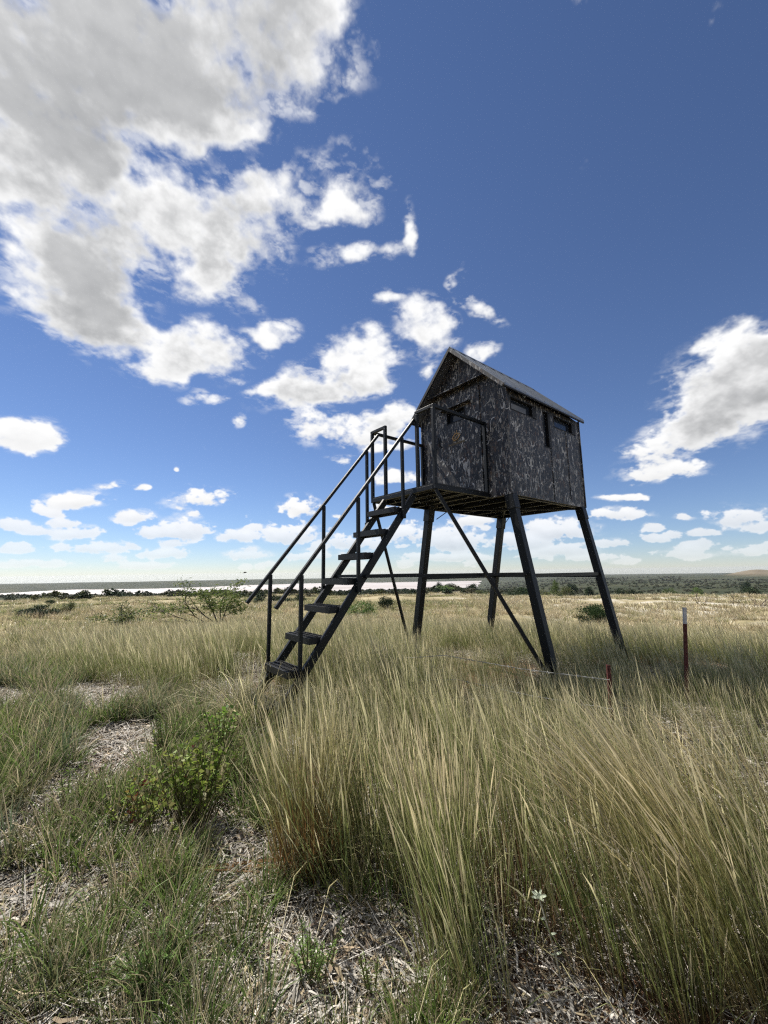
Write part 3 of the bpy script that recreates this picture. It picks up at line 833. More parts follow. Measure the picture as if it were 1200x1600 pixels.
def blades(rng, n, hlo, hhi, br, spread, w0, segs, lean=(0, 0), droop=.25, stops=None, dry=.5, head=0., flop=0., jitter=.12):
    """n ribbon blades growing from a disc of radius br. Returns vertices, quads and vertex colours."""
    t = np.linspace(0, 1, segs + 1)
    rr = br * np.sqrt(rng.random(n)); ph = rng.random(n) * 2 * np.pi
    bx, by = rr * np.cos(ph), rr * np.sin(ph)
    h = rng.uniform(hlo, hhi, n) * (1 - .25 * (rr / max(br, 1e-6)) ** 2)
    th = spread * (rr / max(br, 1e-6)) * rng.uniform(.3, 1.2, n) + rng.normal(0, jitter, n)
    pa = ph + rng.normal(0, .6, n)
    tx, ty = np.cos(pa) * np.sin(th), np.sin(pa) * np.sin(th)
    dx, dy = rng.normal(0, 1, n), rng.normal(0, 1, n)
    dn = np.hypot(dx, dy) + 1e-6
    dr = droop * rng.uniform(.2, 1.3, n) + flop * (rng.random(n) < .18) * rng.uniform(.5, 1.4, n)
    dx, dy = (.55 * np.cos(pa) + .45 * dx / dn), (.55 * np.sin(pa) + .45 * dy / dn)
    T = t[None, :]
    px = bx[:, None] + h[:, None] * (tx[:, None] * T + dx[:, None] * dr[:, None] * T ** 2.2 + lean[0] * T ** 1.2)
    py = by[:, None] + h[:, None] * (ty[:, None] * T + dy[:, None] * dr[:, None] * T ** 2.2 + lean[1] * T ** 1.2)
    hor = np.hypot(px - bx[:, None], py - by[:, None]) / h[:, None]
    pz = h[:, None] * T * (1 - .42 * np.clip(hor, 0, 1.3) ** 1.6 * T)
    fa = rng.random(n) * np.pi
    fx, fy = np.cos(fa)[:, None], np.sin(fa)[:, None]
    ww = w0 * rng.uniform(.7, 1.3, n)
    prof = np.interp(t, [0, .25, .75, 1], [.8, 1., .6, .12])
    W = ww[:, None] * prof[None, :]
    hd = rng.random(n) < head
    if head > 0:
        hp = np.interp(t, [0, .3, .72, .80, .93, 1], [.75, .65, .55, 1.7, 1.35, .15])
        W = np.where(hd[:, None], (ww * .95)[:, None] * hp[None, :], W)
    A = np.stack([px - fx * W / 2, py - fy * W / 2, pz], -1)
    B = np.stack([px + fx * W / 2, py + fy * W / 2, pz], -1)
    V = np.stack([A, B], 2).reshape(-1, 3)
    base = (np.arange(n) * (segs + 1) * 2)[:, None]
    q = np.arange(segs)[None, :] * 2
    F = np.stack([base + q, base + q + 1, base + q + 3, base + q + 2], -1).reshape(-1, 4)
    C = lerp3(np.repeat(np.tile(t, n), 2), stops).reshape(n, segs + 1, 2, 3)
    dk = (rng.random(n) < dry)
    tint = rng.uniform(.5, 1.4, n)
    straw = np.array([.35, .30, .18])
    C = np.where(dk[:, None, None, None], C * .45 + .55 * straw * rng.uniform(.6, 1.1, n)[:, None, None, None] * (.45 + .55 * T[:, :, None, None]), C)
    if head > 0:
        hm = hd[:, None] & (T > .7)
        C = np.where(hm[:, :, None, None], np.array([.36, .32, .195]) * np.ones_like(C), C)
    C = C * tint[:, None, None, None]
    return V, F, C.reshape(-1, 3)


def join(parts):
    vs, fs, cs = [], [], []; o = 0
    for V, F, C in parts:
        vs.append(V); fs.append(F + o); cs.append(C); o += len(V)
    return np.concatenate(vs), np.concatenate(fs), np.concatenate(cs)


M_GRASS = plant_mat('prairie_grass', .40, .40, .40, 1.68)
M_SHORT = plant_mat('short_green_grass', .42, .5, .25, 1.15)
M_LEAF = plant_mat('broad_leaf', .40, .55, .25, 1.2)
M_NEEDLE = plant_mat('juniper_foliage', .15, .7, .2)
M_STRAW = plant_mat('dead_straw', .15, .65, .2)
M_BARK = simple('grey_bark', (.09, .075, .06), .9, 0., .4, 30., .2, .4)

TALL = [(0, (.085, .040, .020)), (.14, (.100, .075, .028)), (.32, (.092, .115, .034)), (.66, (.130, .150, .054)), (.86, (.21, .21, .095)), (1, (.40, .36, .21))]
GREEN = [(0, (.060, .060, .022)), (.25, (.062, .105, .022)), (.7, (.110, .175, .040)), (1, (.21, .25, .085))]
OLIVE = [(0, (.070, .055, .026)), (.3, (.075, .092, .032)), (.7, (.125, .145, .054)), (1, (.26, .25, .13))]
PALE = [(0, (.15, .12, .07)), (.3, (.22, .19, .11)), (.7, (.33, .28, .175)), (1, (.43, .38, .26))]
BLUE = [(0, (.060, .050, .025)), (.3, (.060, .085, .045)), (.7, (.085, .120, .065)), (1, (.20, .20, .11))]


def variant_set(name, specs, mat):
    c = bpy.data.collections.new(name)
    for k, parts in enumerate(specs):
        V, F, C = join(parts)
        o = link_mesh(name, V, F, mat, None, False, C)
        o.name = '%s.%03d' % (name, k)
        c.objects.link(o)
    return c


def scatter(name, P, rotz, tilt, scl, idx, coll, label, cat):
    """One object: every tuft is an instance on a point, chosen and turned by point attributes."""
    n = len(P)
    me = bpy.data.meshes.new(name)
    me.vertices.add(n); me.vertices.foreach_set('co', np.asarray(P, np.float32).ravel())
    rot = np.zeros((n, 3), np.float32); rot[:, 2] = rotz; rot[:, 0] = tilt[:, 0]; rot[:, 1] = tilt[:, 1]
    a = me.attributes.new('turn', 'FLOAT_VECTOR', 'POINT'); a.data.foreach_set('vector', rot.ravel())
    a = me.attributes.new('size', 'FLOAT_VECTOR', 'POINT'); a.data.foreach_set('vector', np.asarray(scl, np.float32).ravel())
    a = me.attributes.new('pick', 'INT', 'POINT'); a.data.foreach_set('value', np.asarray(idx, np.int32))
    o = bpy.data.objects.new(name, me); col.objects.link(o)
    ng = bpy.data.node_groups.new(name + '_scatter', 'GeometryNodeTree')
    ng.interface.new_socket('Geometry', in_out='INPUT', socket_type='NodeSocketGeometry')
    ng.interface.new_socket('Geometry', in_out='OUTPUT', socket_type='NodeSocketGeometry')
    n_, l_ = ng.nodes, ng.links
    gi = n_.new('NodeGroupInput'); go = n_.new('NodeGroupOutput')
    ci = n_.new('GeometryNodeCollectionInfo'); ci.inputs['Collection'].default_value = coll
    ci.inputs['Separate Children'].default_value = True; ci.inputs['Reset Children'].default_value = True
    ip = n_.new('GeometryNodeInstanceOnPoints'); ip.inputs['Pick Instance'].default_value = True
    def attr(nm, dt):
        x = n_.new('GeometryNodeInputNamedAttribute'); x.data_type = dt; x.inputs['Name'].default_value = nm
        return [s for s in x.outputs if s.enabled and s.name == 'Attribute'][0]
    l_.new(gi.outputs[0], ip.inputs['Points']); l_.new(ci.outputs[0], ip.inputs['Instance'])
    l_.new(attr('pick', 'INT'), ip.inputs['Instance Index'])
    l_.new(attr('turn', 'FLOAT_VECTOR'), ip.inputs['Rotation']); l_.new(attr('size', 'FLOAT_VECTOR'), ip.inputs['Scale'])
    l_.new(ip.outputs[0], go.inputs[0])
    m = o.modifiers.new('scatter', 'NODES'); m.node_group = ng
    tag(o, label, cat, kind='stuff')
    return o


G = np.random.default_rng(21)
LEAN = (-.16, -.02)                                    # the wind has combed the stand to the left


def tall_specs():
    out = []
    for k in range(10):
        g = np.random.default_rng(100 + k)
        ln = (LEAN[0] * g.uniform(.0, 1.7), LEAN[1] + g.normal() * .06)
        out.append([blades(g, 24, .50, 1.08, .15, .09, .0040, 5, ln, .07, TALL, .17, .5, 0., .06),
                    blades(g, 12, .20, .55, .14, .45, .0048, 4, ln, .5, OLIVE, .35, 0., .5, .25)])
    return out


def short_specs():
    out = []
    for k in range(5):
        g = np.random.default_rng(200 + k)
        st = [GREEN, GREEN, BLUE, OLIVE, GREEN][k]
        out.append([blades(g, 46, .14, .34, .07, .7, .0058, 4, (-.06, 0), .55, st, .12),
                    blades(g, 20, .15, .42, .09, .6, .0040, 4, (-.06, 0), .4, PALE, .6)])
    return out


def mid_specs():
    out = []
    for k in range(6):
        g = np.random.default_rng(300 + k)
        st = [OLIVE, PALE, TALL, PALE, PALE, TALL][k]
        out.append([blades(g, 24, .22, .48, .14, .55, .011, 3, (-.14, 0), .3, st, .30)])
    return out


def far_specs():
    out = []
    for k in range(5):
        g = np.random.default_rng(400 + k)
        st = [PALE, OLIVE, PALE, TALL, OLIVE][k]
        out.append([blades(g, 22, .25, .5, .32, .6, .034, 2, (-.15, 0), .3, st, .35)])
    return out


def straw_specs():
    out = []
    for k in range(6):
        g = np.random.default_rng(500 + k)
        n = 230
        Vs = []; Fs = []; Cs = []
        main = g.uniform(0, np.pi)
        for q in range(n):
            kk = g.random()
            L, w = (g.uniform(.03, .12), g.uniform(.003, .008)) if kk < .45 else ((g.uniform(.012, .035), g.uniform(.003, .010)) if kk < .78 else ((g.uniform(.14, .30), g.uniform(.0022, .004)) if kk < .92 else (g.uniform(.04, .10), g.uniform(.008, .014))))
            a = main + g.normal(0, .75); c = g.normal(0, .12)
            x, y = g.uniform(-.24, .24, 2); z = g.uniform(.004, .045); tz = g.normal(0, .16)
            b = len(Vs)
            for t in (-.5, 0., .5):
                aa = a + c * t * 4; px = x + math.cos(aa) * L * t; py = y + math.sin(aa) * L * t; pz = z + tz * L * t + (0 if t else .006)
                wx, wy = -math.sin(aa) * w / 2, math.cos(aa) * w / 2; tw = g.normal(0, .3) * w
                f = 1. if t == 0 else .6
                Vs += [(px - wx * f, py - wy * f, pz - tw * .5), (px + wx * f, py + wy * f, pz + tw * .5)]
            Fs += [(b, b + 1, b + 3, b + 2), (b + 2, b + 3, b + 5, b + 4)]
            v = g.uniform(.4, 1.15)
            base = np.array([(.46, .42, .36), (.36, .33, .29), (.38, .31, .20), (.20, .15, .10), (.52, .49, .44)][int(g.integers(0, 5))])
            Cs += [base * v] * 6
        out.append([(np.array(Vs), np.array(Fs), np.array(Cs))])
    return out


def xb(y):
    """Left edge of the tall stand."""
    return np.interp(y, [1.5, 1.62, 1.85, 2.15, 2.4, 3., 4., 4.7, 5.4, 6.5, 8., 12.], [.30, .24, .10, -.22, -.52, -.78, -1.25, -2.3, -3.7, -5.2, -8.0, -14.])


def sector(n, r0, r1, a0, a1, p=1.0):
    r = np.sqrt(G.uniform(r0 ** (2 * p), r1 ** (2 * p), n)) ** (1 / p); a = np.radians(G.uniform(a0, a1, n))
    return r * np.sin(a), r * np.cos(a)


def bare(x, y):
    """Open litter and soil between the plants."""
    wob = .55 + .9 * vnoise(x * 4.5, y * 4.5, 91)
    e = lambda cx, cy, rx, ry: ((x - cx) / rx) ** 2 + ((y - cy) / ry) ** 2 < wob
    return (e(-1.66, 2.02, .48, .22) | e(-.20, 1.80, .36, .28) | e(-2.05, 3.3, .24, .7) | e(2.2, 2.6, .36, .30) | e(.60, 1.62, .24, .16)
            | e(-.72, 2.25, .22, .20) | e(1.0, 2.55, .22, .2) | e(-1.15, 2.62, .24, .20) | e(-1.42, 2.52, .16, .14))


def put(name, x, y, rz, tilt, sc, idx, coll, label, cat, dz=-.01):
    z = height(x, y) + dz
    if np.ndim(sc) == 1: sc = np.repeat(sc[:, None], 3, 1)
    return scatter(name, np.stack([x, y, z], -1), rz, tilt, sc, idx, coll, label, cat)


def plant_grass():
    # straw litter on the ground close to the viewer
    cs = variant_set('straw_mat', straw_specs(), M_STRAW)
    x, y = sector(1500, 1.2, 7.5, -62, 62, .8)
    keep = (vnoise(x * 1.6, y * 1.6, 31) > .30) | bare(x, y)
    soil = ((x - .58) / .3) ** 2 + ((y - 1.64) / .12) ** 2 < 1
    keep &= ~soil
    x, y = x[keep], y[keep]; n = len(x)
    put('straw_litter', x, y, G.uniform(0, 6.28, n), G.normal(0, .04, (n, 2)), G.uniform(.8, 1.25, n), G.integers(0, 6, n), cs,
        'bleached dead straw lying on the sandy soil', 'straw', .0)
    # tall stand
    ct = variant_set('tall_tuft', tall_specs(), M_GRASS)
    x, y = sector(8800, 1.55, 12.5, -60, 62, .68)
    cl = vnoise(x * 1.7, y * 1.7, 41) - .5 * (np.hypot(x - 1.05, (y - 1.85) * 1.3) < .26)
    keep = (x > xb(y) + (vnoise(x * 3, y * 3, 44) - .5) * .25) & ~bare(x, y) & (cl > .24) & (y > 1.5)
    keep &= G.random(len(x)) < np.interp(np.hypot(x, y), [1.5, 2.2, 3.2, 4.5], [.50, .55, .75, 1.])
    x, y = x[keep], y[keep]; n = len(x); r = np.hypot(x, y)
    s = np.interp(r, [1.5, 2.4, 3.2, 4.2, 5.5, 8, 12], [.90, .90, .84, .76, .70, .66, .52]) * G.uniform(.78, 1.15, n)
    s *= .85 + .3 * vnoise(x * .9, y * .9, 45)
    s *= 1 - .48 * sstep(2.5, 3.0, r) * (1 - sstep(4.3, 4.8, r)) * np.exp(-((x / y + .27) / .13) ** 2)
    s *= 1 - .30 * sstep(.2, .9, x) * sstep(2.9, 3.7, r) * (1 - sstep(6.5, 8, r))
    wide = np.interp(r, [1.5, 3, 6, 12], [1.0, 1.0, 1.25, 1.9])
    put('tall_grass', x, y, G.normal(0, .55, n), G.normal(0, .05, (n, 2)), np.stack([s * wide, s * wide, s], -1), G.integers(0, 10, n), ct,
        'tall tan and olive bunchgrass filling the field round the blind', 'grass')
    # short green grass on the left
    cg = variant_set('short_tuft', short_specs(), M_SHORT)
    x, y = sector(4600, 1.4, 11, -62, 10, .70)
    keep = (x < xb(y) + .12) & ~bare(x, y)
    dens = vnoise(x * 1.4, y * 1.4, 51)
    zone = (x < -1.45) & (y > 2.15)
    low = ((y < 2.12) & (x > -1.2) & (x < -.50)) | (y < 1.72) & (x < -.9)
    keep &= np.where(zone, dens > .30, np.where(low, dens > .35, dens > .50))
    x, y = x[keep], y[keep]; n = len(x); r = np.hypot(x, y)
    s = G.uniform(.7, 1.25, n) * np.interp(r, [1.5, 3, 5, 10], [.72, .95, 1.05, 1.2])
    put('short_grass', x, y, G.uniform(0, 6.28, n), G.normal(0, .06, (n, 2)), s, np.where(dens[keep] > .55, G.choice([0, 1, 4], n), G.choice([0, 2, 3, 4], n)), cg,
        'short green grass growing in patches on the left', 'grass')
    # dry grass of the slope
    cm = variant_set('slope_tuft', mid_specs(), M_GRASS)
    x, y = sector(9500, 8.5, 30, -62, 62, .7)
    sandy = sstep(18, 30, np.degrees(np.arctan2(x, y))) * sstep(12, 17, np.hypot(x, y))
    keep = vnoise(x * .35, y * .5, 61) > .22 + .36 * sandy
    x, y = x[keep], y[keep]; n = len(x); r = np.hypot(x, y)
    pk = np.where(vnoise(x * .25, y * .25, 63) > .55, G.choice([1, 3, 1, 2], n), G.choice([0, 2, 4, 5, 1], n))
    pk = np.where((x > 5) & (G.random(n) < .75) & (r > 11), G.choice([1, 3, 4], n), pk)
    s = G.uniform(.6, 1.15, n) * np.interp(r, [8, 14, 30], [.95, .75, .9])
    put('slope_grass', x, y, G.normal(0, .8, n), G.normal(0, .06, (n, 2)), np.stack([s * 1.3, s * 1.3, s], -1), pk, cm,
        'dry tan grass covering the slope behind the blind', 'grass')
    cf = variant_set('far_tuft', far_specs(), M_GRASS)
    x, y = sector(11000, 27, 85, -60, 60, .75)
    keep = vnoise(x * .2, y * .2, 71) > .34
    x, y = x[keep], y[keep]; n = len(x)
    pk = np.where(vnoise(x * .11, y * .11, 73) > .5, G.choice([0, 2, 3], n), G.choice([1, 4, 3], n))
    pk = np.where((x > 8) & (G.random(n) < .7), G.choice([0, 2], n), pk)
    put('hillside_grass', x, y, G.normal(0, .8, n), G.normal(0, .06, (n, 2)), np.stack([G.uniform(.9, 1.6, n)] * 2 + [G.uniform(.5, 1.0, n)], -1), pk, cf,
        'bleached grass on the far crest of the hill', 'grass')


plant_grass()


# single clumps that stand out from the field
def clump(name, xy, seed, parts, label, group=None, cat='grass clump', mat=None):
    g = np.random.default_rng(seed)
    V, F, C = join([blades(g, **p) for p in parts])
    o = link_mesh(name, V, F, mat or M_GRASS, None, False, C)
    o.location = (xy[0], xy[1], float(height(xy[0], xy[1])) - .01)
    col.objects.link(o)
    return tag(o, label, cat, group)


GOLD = [(0, (.10, .060, .028)), (.12, (.11, .085, .034)), (.35, (.12, .130, .042)), (.7, (.22, .195, .085)), (1, (.46, .39, .22))]
RUST = [(0, (.10, .040, .020)), (.25, (.16, .070, .030)), (.45, (.11, .095, .034)), (.75, (.17, .155, .062)), (1, (.36, .30, .16))]
DARKR = [(0, (.055, .030, .018)), (.4, (.085, .050, .028)), (.8, (.12, .080, .045)), (1, (.22, .16, .09))]


def blade_args(n, hlo, hhi, br, spread, w0, segs, lean, droop, stops, dry, head=0., flop=0., jitter=.08):
    return dict(n=n, hlo=hlo, hhi=hhi, br=br, spread=spread, w0=w0, segs=segs, lean=lean, droop=droop, stops=stops, dry=dry, head=head, flop=flop, jitter=jitter)


CL = 'bunchgrass clumps standing out in the foreground'
clump('grass_clump', (1.20, 1.72), 1, [blade_args(430, .85, 1.2, .22, .16, .0042, 6, (-.46, .10), .05, GOLD, .20, .6, 0., .05), blade_args(90, .2, .5, .24, .5, .0055, 4, (-.2, 0), .4, OLIVE, .4)],
      'large golden bunchgrass clump leaning left in the right foreground', CL)
clump('grass_clump', (-.40, 2.28), 2, [blade_args(420, .72, 1.04, .15, .34, .0040, 6, (-.03, 0), .09, RUST, .16, .5, 0., .05), blade_args(130, .2, .5, .17, .9, .0055, 5, (0, 0), .6, OLIVE, .35)],
      'upright clump with rusty red base at the left edge of the tall grass', CL)
clump('grass_clump', (.24, 1.90), 3, [blade_args(150, .75, 1.0, .12, .15, .0045, 6, (-.05, 0), .08, TALL, .15, .45), blade_args(40, .2, .45, .13, .6, .0055, 4, (0, 0), .5, BLUE, .25)],
      'slender olive clump rising straight from the straw at bottom centre', CL)
clump('grass_clump', (1.75, 2.08), 4, [blade_args(260, .75, 1.15, .18, .2, .0042, 6, (-.52, .02), .06, GOLD, .3, .5, 0., .05), blade_args(40, .2, .5, .2, .6, .0055, 4, (-.1, 0), .4, OLIVE, .4)],
      'golden clump leaning in from the right edge of the picture', CL)
clump('grass_clump', (.62, 1.95), 5, [blade_args(150, .3, .62, .16, .55, .0045, 5, (0, 0), .35, DARKR, .12)],
      'dark reddish-brown dead clump behind the small white plant', CL)
clump('grass_clump', (-1.28, 4.02), 6, [blade_args(120, .45, .8, .20, .5, .0062, 5, (-.35, -.1), .5, PALE, .7, .2, .8)],
      'bleached bent grass clump at the foot of the stairs', CL)
clump('grass_clump', (.78, 1.72), 7, [blade_args(100, .55, .95, .10, .2, .0046, 6, (-.22, 0), .12, TALL, .25, .4)],
      'thin olive clump between the white plant and the leaning golden clump', CL)

clump('grass_clump', (.98, 1.60), 8, [blade_args(110, .35, .8, .13, .25, .0044, 6, (-.2, 0), .12, TALL, .2, .3), blade_args(30, .15, .4, .14, .6, .0055, 4, (0, 0), .5, OLIVE, .3)],
      'short olive clump at the bottom edge below the leaning golden clump', CL)
clump('grass_clump', (1.48, 1.66), 9, [blade_args(130, .5, .95, .14, .2, .0044, 6, (-.28, 0), .1, TALL, .25, .4)],
      'olive clump at the bottom right corner', CL)


# ------------------------------------------------------------------ bushes and shrubs
def leaf_cloud(rng, n, size, shape, cols, spiky=0., wind=0.):
    """n small leaf faces spread through clumps inside a unit crown (x, y in -.5..5, z 0..1)."""
    k = shape['lumps']
    cen = []
    while len(cen) < k:
        p = rng.uniform(-1, 1, 3)
        if p[0] ** 2 + p[1] ** 2 + p[2] ** 2 < 1:
            z = .5 + p[2] * .42
            w = np.interp(z, [0, .25, .6, 1.], shape['prof'])
            cen.append((p[0] * .5 * w, p[1] * .5 * w, z))
    cen = np.array(cen)
    ci = rng.integers(0, k, n)
    d = rng.normal(0, 1, (n, 3)); d /= np.linalg.norm(d, axis=1)[:, None]
    rad = shape['lr'] * rng.random(n) ** .5
    P = cen[ci] + d * rad[:, None] * np.array([1, 1, .9])
    P[:, 2] = np.clip(P[:, 2], .01, 1.1)
    up = np.array([0, 0, 1.])
    ax = d + up * spiky + rng.normal(0, .5, (n, 3)); ax /= np.linalg.norm(ax, axis=1)[:, None]
    sd = np.cross(ax, rng.normal(0, 1, (n, 3))); sd /= np.linalg.norm(sd, axis=1)[:, None] + 1e-9
    L = size * rng.uniform(.6, 1.4, n)[:, None]; W = L * shape.get('asp', .45)
    V = np.stack([P - ax * L * .5, P + sd * W * .5, P + ax * L * .5, P - sd * W * .5], 1).reshape(-1, 3)
    F = np.arange(n * 4).reshape(n, 4)
    c = np.array(cols)[rng.integers(0, len(cols), n)] * rng.uniform(.7, 1.3, n)[:, None]
    lump = rng.uniform(.75, 1.25, k)[ci]
    C = np.repeat(c * lump[:, None], 4, 0)
    return V, F, C, cen


def crown_mesh(name, seed, n, size, shape, cols, spiky, mat):
    g = np.random.default_rng(seed)
    V, F, C, cen = leaf_cloud(g, n, size, shape, cols, spiky)
    o = link_mesh(name, V, F, mat, None, False, C)
    return o.data, cen


def trunk_mesh(name, seed, cen, r=.03, count=9):
    g = np.random.default_rng(seed); mb = MB()
    for q in range(min(count, len(cen))):
        c = cen[q]; b = (g.normal() * .03, g.normal() * .03, 0)
        m = ((b[0] + c[0]) * .5 + g.normal() * .04, (b[1] + c[1]) * .5 + g.normal() * .04, c[2] * .45)
        mb.tube([b, m, tuple(c)], [r, r * .65, r * .25], 5, False)
    o = link_mesh(name, mb.v, mb.f, M_BARK)
    return o.data


JCOL = [(.022, .042, .016), (.030, .052, .020), (.040, .060, .026), (.018, .032, .014)]
OCOL = [(.075, .095, .030), (.095, .110, .040), (.060, .085, .028), (.12, .12, .055)]
GCOL = [(.085, .135, .030), (.11, .15, .040), (.065, .11, .028)]
SHJ = dict(lumps=26, lr=.20, prof=[1.0, 1.0, .75, .25], asp=.35)
SHL = dict(lumps=24, lr=.17, prof=[1.1, 1.05, .7, .3], asp=.35)
SHO = dict(lumps=22, lr=.19, prof=[.7, 1.0, .9, .4], asp=.5)
KIND = {}
for k in range(3):
    KIND['J', k] = crown_mesh('crown', 700 + k, 2600, .075, SHJ, JCOL, .9, M_NEEDLE)
    KIND['O', k] = crown_mesh('crown', 720 + k, 1500, .060, SHO, OCOL if k < 2 else GCOL, .2, M_LEAF)
KIND['L', 0] = crown_mesh('crown', 740, 5200, .060, SHL, JCOL, 1.0, M_NEEDLE)
KIND['L', 1] = crown_mesh('crown', 741, 5200, .055, SHJ, [(.035, .062, .020), (.050, .078, .026), (.028, .048, .016)], 1.1, M_NEEDLE)
TR = {k: trunk_mesh('trunk', 760 + i, KIND[k][1]) for i, k in enumerate(KIND)}


def bush(name, kind, x, y, w, h, label, cat, group=None, sink=.06):
    root = empty(name, (x, y, float(height(x, y)) - sink * h), G.uniform(0, 6.28), (w, w, h))
    tag(root, label, cat, group)
    c = bpy.data.objects.new('crown', KIND[kind][0]); c.parent = root; col.objects.link(c)
    t = bpy.data.objects.new('trunk', TR[kind]); t.parent = root; col.objects.link(t)
    return root


J = 'junipers dotted over the prairie'; O_ = 'olive scrub bushes on the slopes'
BUSHES = [
    ('juniper', ('L', 0), -14.7, 17.3, 1.75, .60, 'low spreading dark juniper on the slope at far left', J),
    ('scrub_bush', ('O', 0), -15.3, 19.8, .75, .70, 'round olive bush right of the spreading juniper at far left', O_),
    ('juniper', ('J', 0), -55.6, 60.5, 1.5, .95, 'tiny dark juniper above the spreading one at the left edge', J),
    ('juniper', ('J', 1), -31.9, 39.0, .85, .60, 'tiny dark juniper between the salt flat and the round olive bush', J),
    ('scrub_bush', ('O', 1), -9.2, 14.3, 1.7, 1.0, 'thin olive scrub left of the bare leaning branches', O_),
    ('juniper', ('J', 2), -13.7, 44.1, 1.5, .85, 'small dark juniper under the lower end of the left handrail', J),
    ('juniper', ('J', 0), -12.3, 45.9, 1.7, 1.25, 'dark juniper between the two lower stair balusters', J),
    ('juniper', ('J', 1), -9.7, 40.0, 1.75, 1.1, 'nearest dark juniper of the cluster behind the lower stairs', J),
    ('juniper', ('J', 2), -9.2, 44.4, 1.6, 1.25, 'right-hand dark juniper of the cluster behind the lower stairs', J),
    ('scrub_bush', ('O', 2), -1.2, 19.6, 1.6, .95, 'bright green scrub seen between stairs and front leg', O_),
    ('juniper', ('J', 0), 0.05, 25.1, 1.0, .95, 'round dark juniper touching the thin strut left of the front leg', J),
    ('juniper', ('J', 1), -9.5, 229.8, 5.5, 3.6, 'far dark juniper on the plain under the fourth stair tread', J),
    ('juniper', ('J', 2), -2.3, 130., 7., 2.2, 'wide dark juniper clump on the plain right of the stairs', J),
    ('juniper', ('J', 0), 5.2, 129.9, 6.4, 2.6, 'wide dark juniper clump left of the left front leg', J),
    ('juniper', ('J', 1), 16.2, 159.2, 6.0, 4.2, 'dark juniper just right of the left front leg', J),
    ('juniper', ('J', 2), 22.2, 168.5, 4.2, 5.6, 'pointed juniper sticking up before the salt flat behind the legs', J),
    ('juniper', ('L', 1), 23.7, 148.1, 7.6, 5.2, 'largest dark juniper before the salt flat behind the legs', J),
    ('juniper', ('J', 0), 10.8, 109.5, 5.2, 2.2, 'dark juniper below the pointed one behind the legs', J),
    ('scrub_bush', ('O', 2), 12.0, 84.1, 4.6, 1.6, 'pale green scrub on the crest right of the left front leg', O_),
    ('juniper', ('J', 1), 18.7, 103.3, 5.4, 2.4, 'low dark juniper behind the crest between left and rear legs', J),
    ('juniper', ('J', 2), 23.0, 107.6, 4.1, 3.0, 'dark juniper behind the crest left of the rear leg', J),
    ('scrub_bush', ('O', 0), 13.9, 58.4, 2.5, 1.45, 'olive scrub on the crest left of the rear leg', O_),
    ('juniper', ('J', 0), 23.5, 71.2, 4.7, 3.0, 'dark juniper between rear leg and near leg', J),
    ('scrub_bush', ('O', 1), 21.6, 56.0, 2.9, 1.85, 'olive scrub just right of the near leg', O_),
    ('scrub_bush', ('O', 2), 46.5, 110.6, 3.6, 5.6, 'tall pale green scrub right of the near leg under the brace', O_),
    ('juniper', ('J', 1), 62.4, 136.4, 3.9, 6.2, 'dark juniper beside the tall pale scrub under the brace', J),
    ('scrub_bush', ('O', 0), 40.2, 91.6, 4.3, 4.2, 'olive scrub in front of the tall pale scrub', O_),
    ('juniper', ('J', 2), 49.0, 98.5, 2.6, 3.7, 'small dark juniper left of the right rear leg', J),
    ('juniper', ('L', 1), 8.1, 15.8, 1.35, .98, 'dense green juniper growing beside the right rear leg', J),
    ('juniper', ('J', 0), 49.9, 86.7, 2.3, 3.7, 'dark juniper just right of the right rear leg', J),
    ('juniper', ('J', 1), 49.6, 81.0, 2.9, 3.5, 'second dark juniper right of the right rear leg', J),
    ('scrub_bush', ('O', 1), 53.6, 90.3, 3.4, 3.4, 'olive scrub between the two junipers right of the rear leg', O_),
    ('scrub_bush', ('O', 2), 57.2, 82.0, 3.1, 3.0, 'dull green scrub left of the white-topped fence post', O_),
    ('scrub_bush', ('O', 2), 60.9, 79.3, 3.6, 3.3, 'bright green scrub above the white-topped fence post', O_),
    ('juniper', ('J', 2), 60.1, 67.0, 3.5, 2.9, 'broad dark juniper on the crest near the right edge', J),
    ('juniper', ('J', 0), 172.2, 194.8, 4.0, 5.8, 'single far juniper on the dark plain near the right edge', J),
]
for (nm, kd, x, y, w, h, lb, gp) in BUSHES:
    bush(nm, kd, x, y, w, h, lb, 'juniper' if nm == 'juniper' else 'bush', gp)


def branch_tree(rng, base, d, L, r, depth, mb, tips, spread=.5, sag=.0):
    p = Vector(base); pts = [p.copy()]; rad = [r]
    v = Vector(d).normalized(); n = 4
    for q in range(n):
        v = (v + Vector((rng.normal() * .16, rng.normal() * .16, rng.normal() * .10 - sag))).normalized()
        p = p + v * (L / n); pts.append(p.copy()); rad.append(r * (1 - .16 * (q + 1)))
        if depth > 0 and q >= 1:
            for _ in range(1 + int(rng.random() < .5)):
                w = (v + Vector((rng.normal() * spread, rng.normal() * spread, rng.normal() * spread * .7 + .1))).normalized()
                branch_tree(rng, p, w, L * rng.uniform(.35, .6), r * .5, depth - 1, mb, tips, spread, sag)
    mb.tube(pts, rad, 5 if depth else 4, False)
    if depth <= 1: tips += pts[1:]


def dead_bush(x, y, s, seed, label, dirs, rad=.012, group='bare shrubs'):
    g = np.random.default_rng(seed); mb = MB(); tips = []
    for d in dirs:
        branch_tree(g, (g.normal() * .05, g.normal() * .05, 0), d, s, rad, 2, mb, tips)
    o = link_mesh('bare_shrub', mb.v, mb.f, M_BARK); col.objects.link(o)
    o.location = (x, y, float(height(x, y)) - .02)
    tag(o, label, 'bare shrub', group)


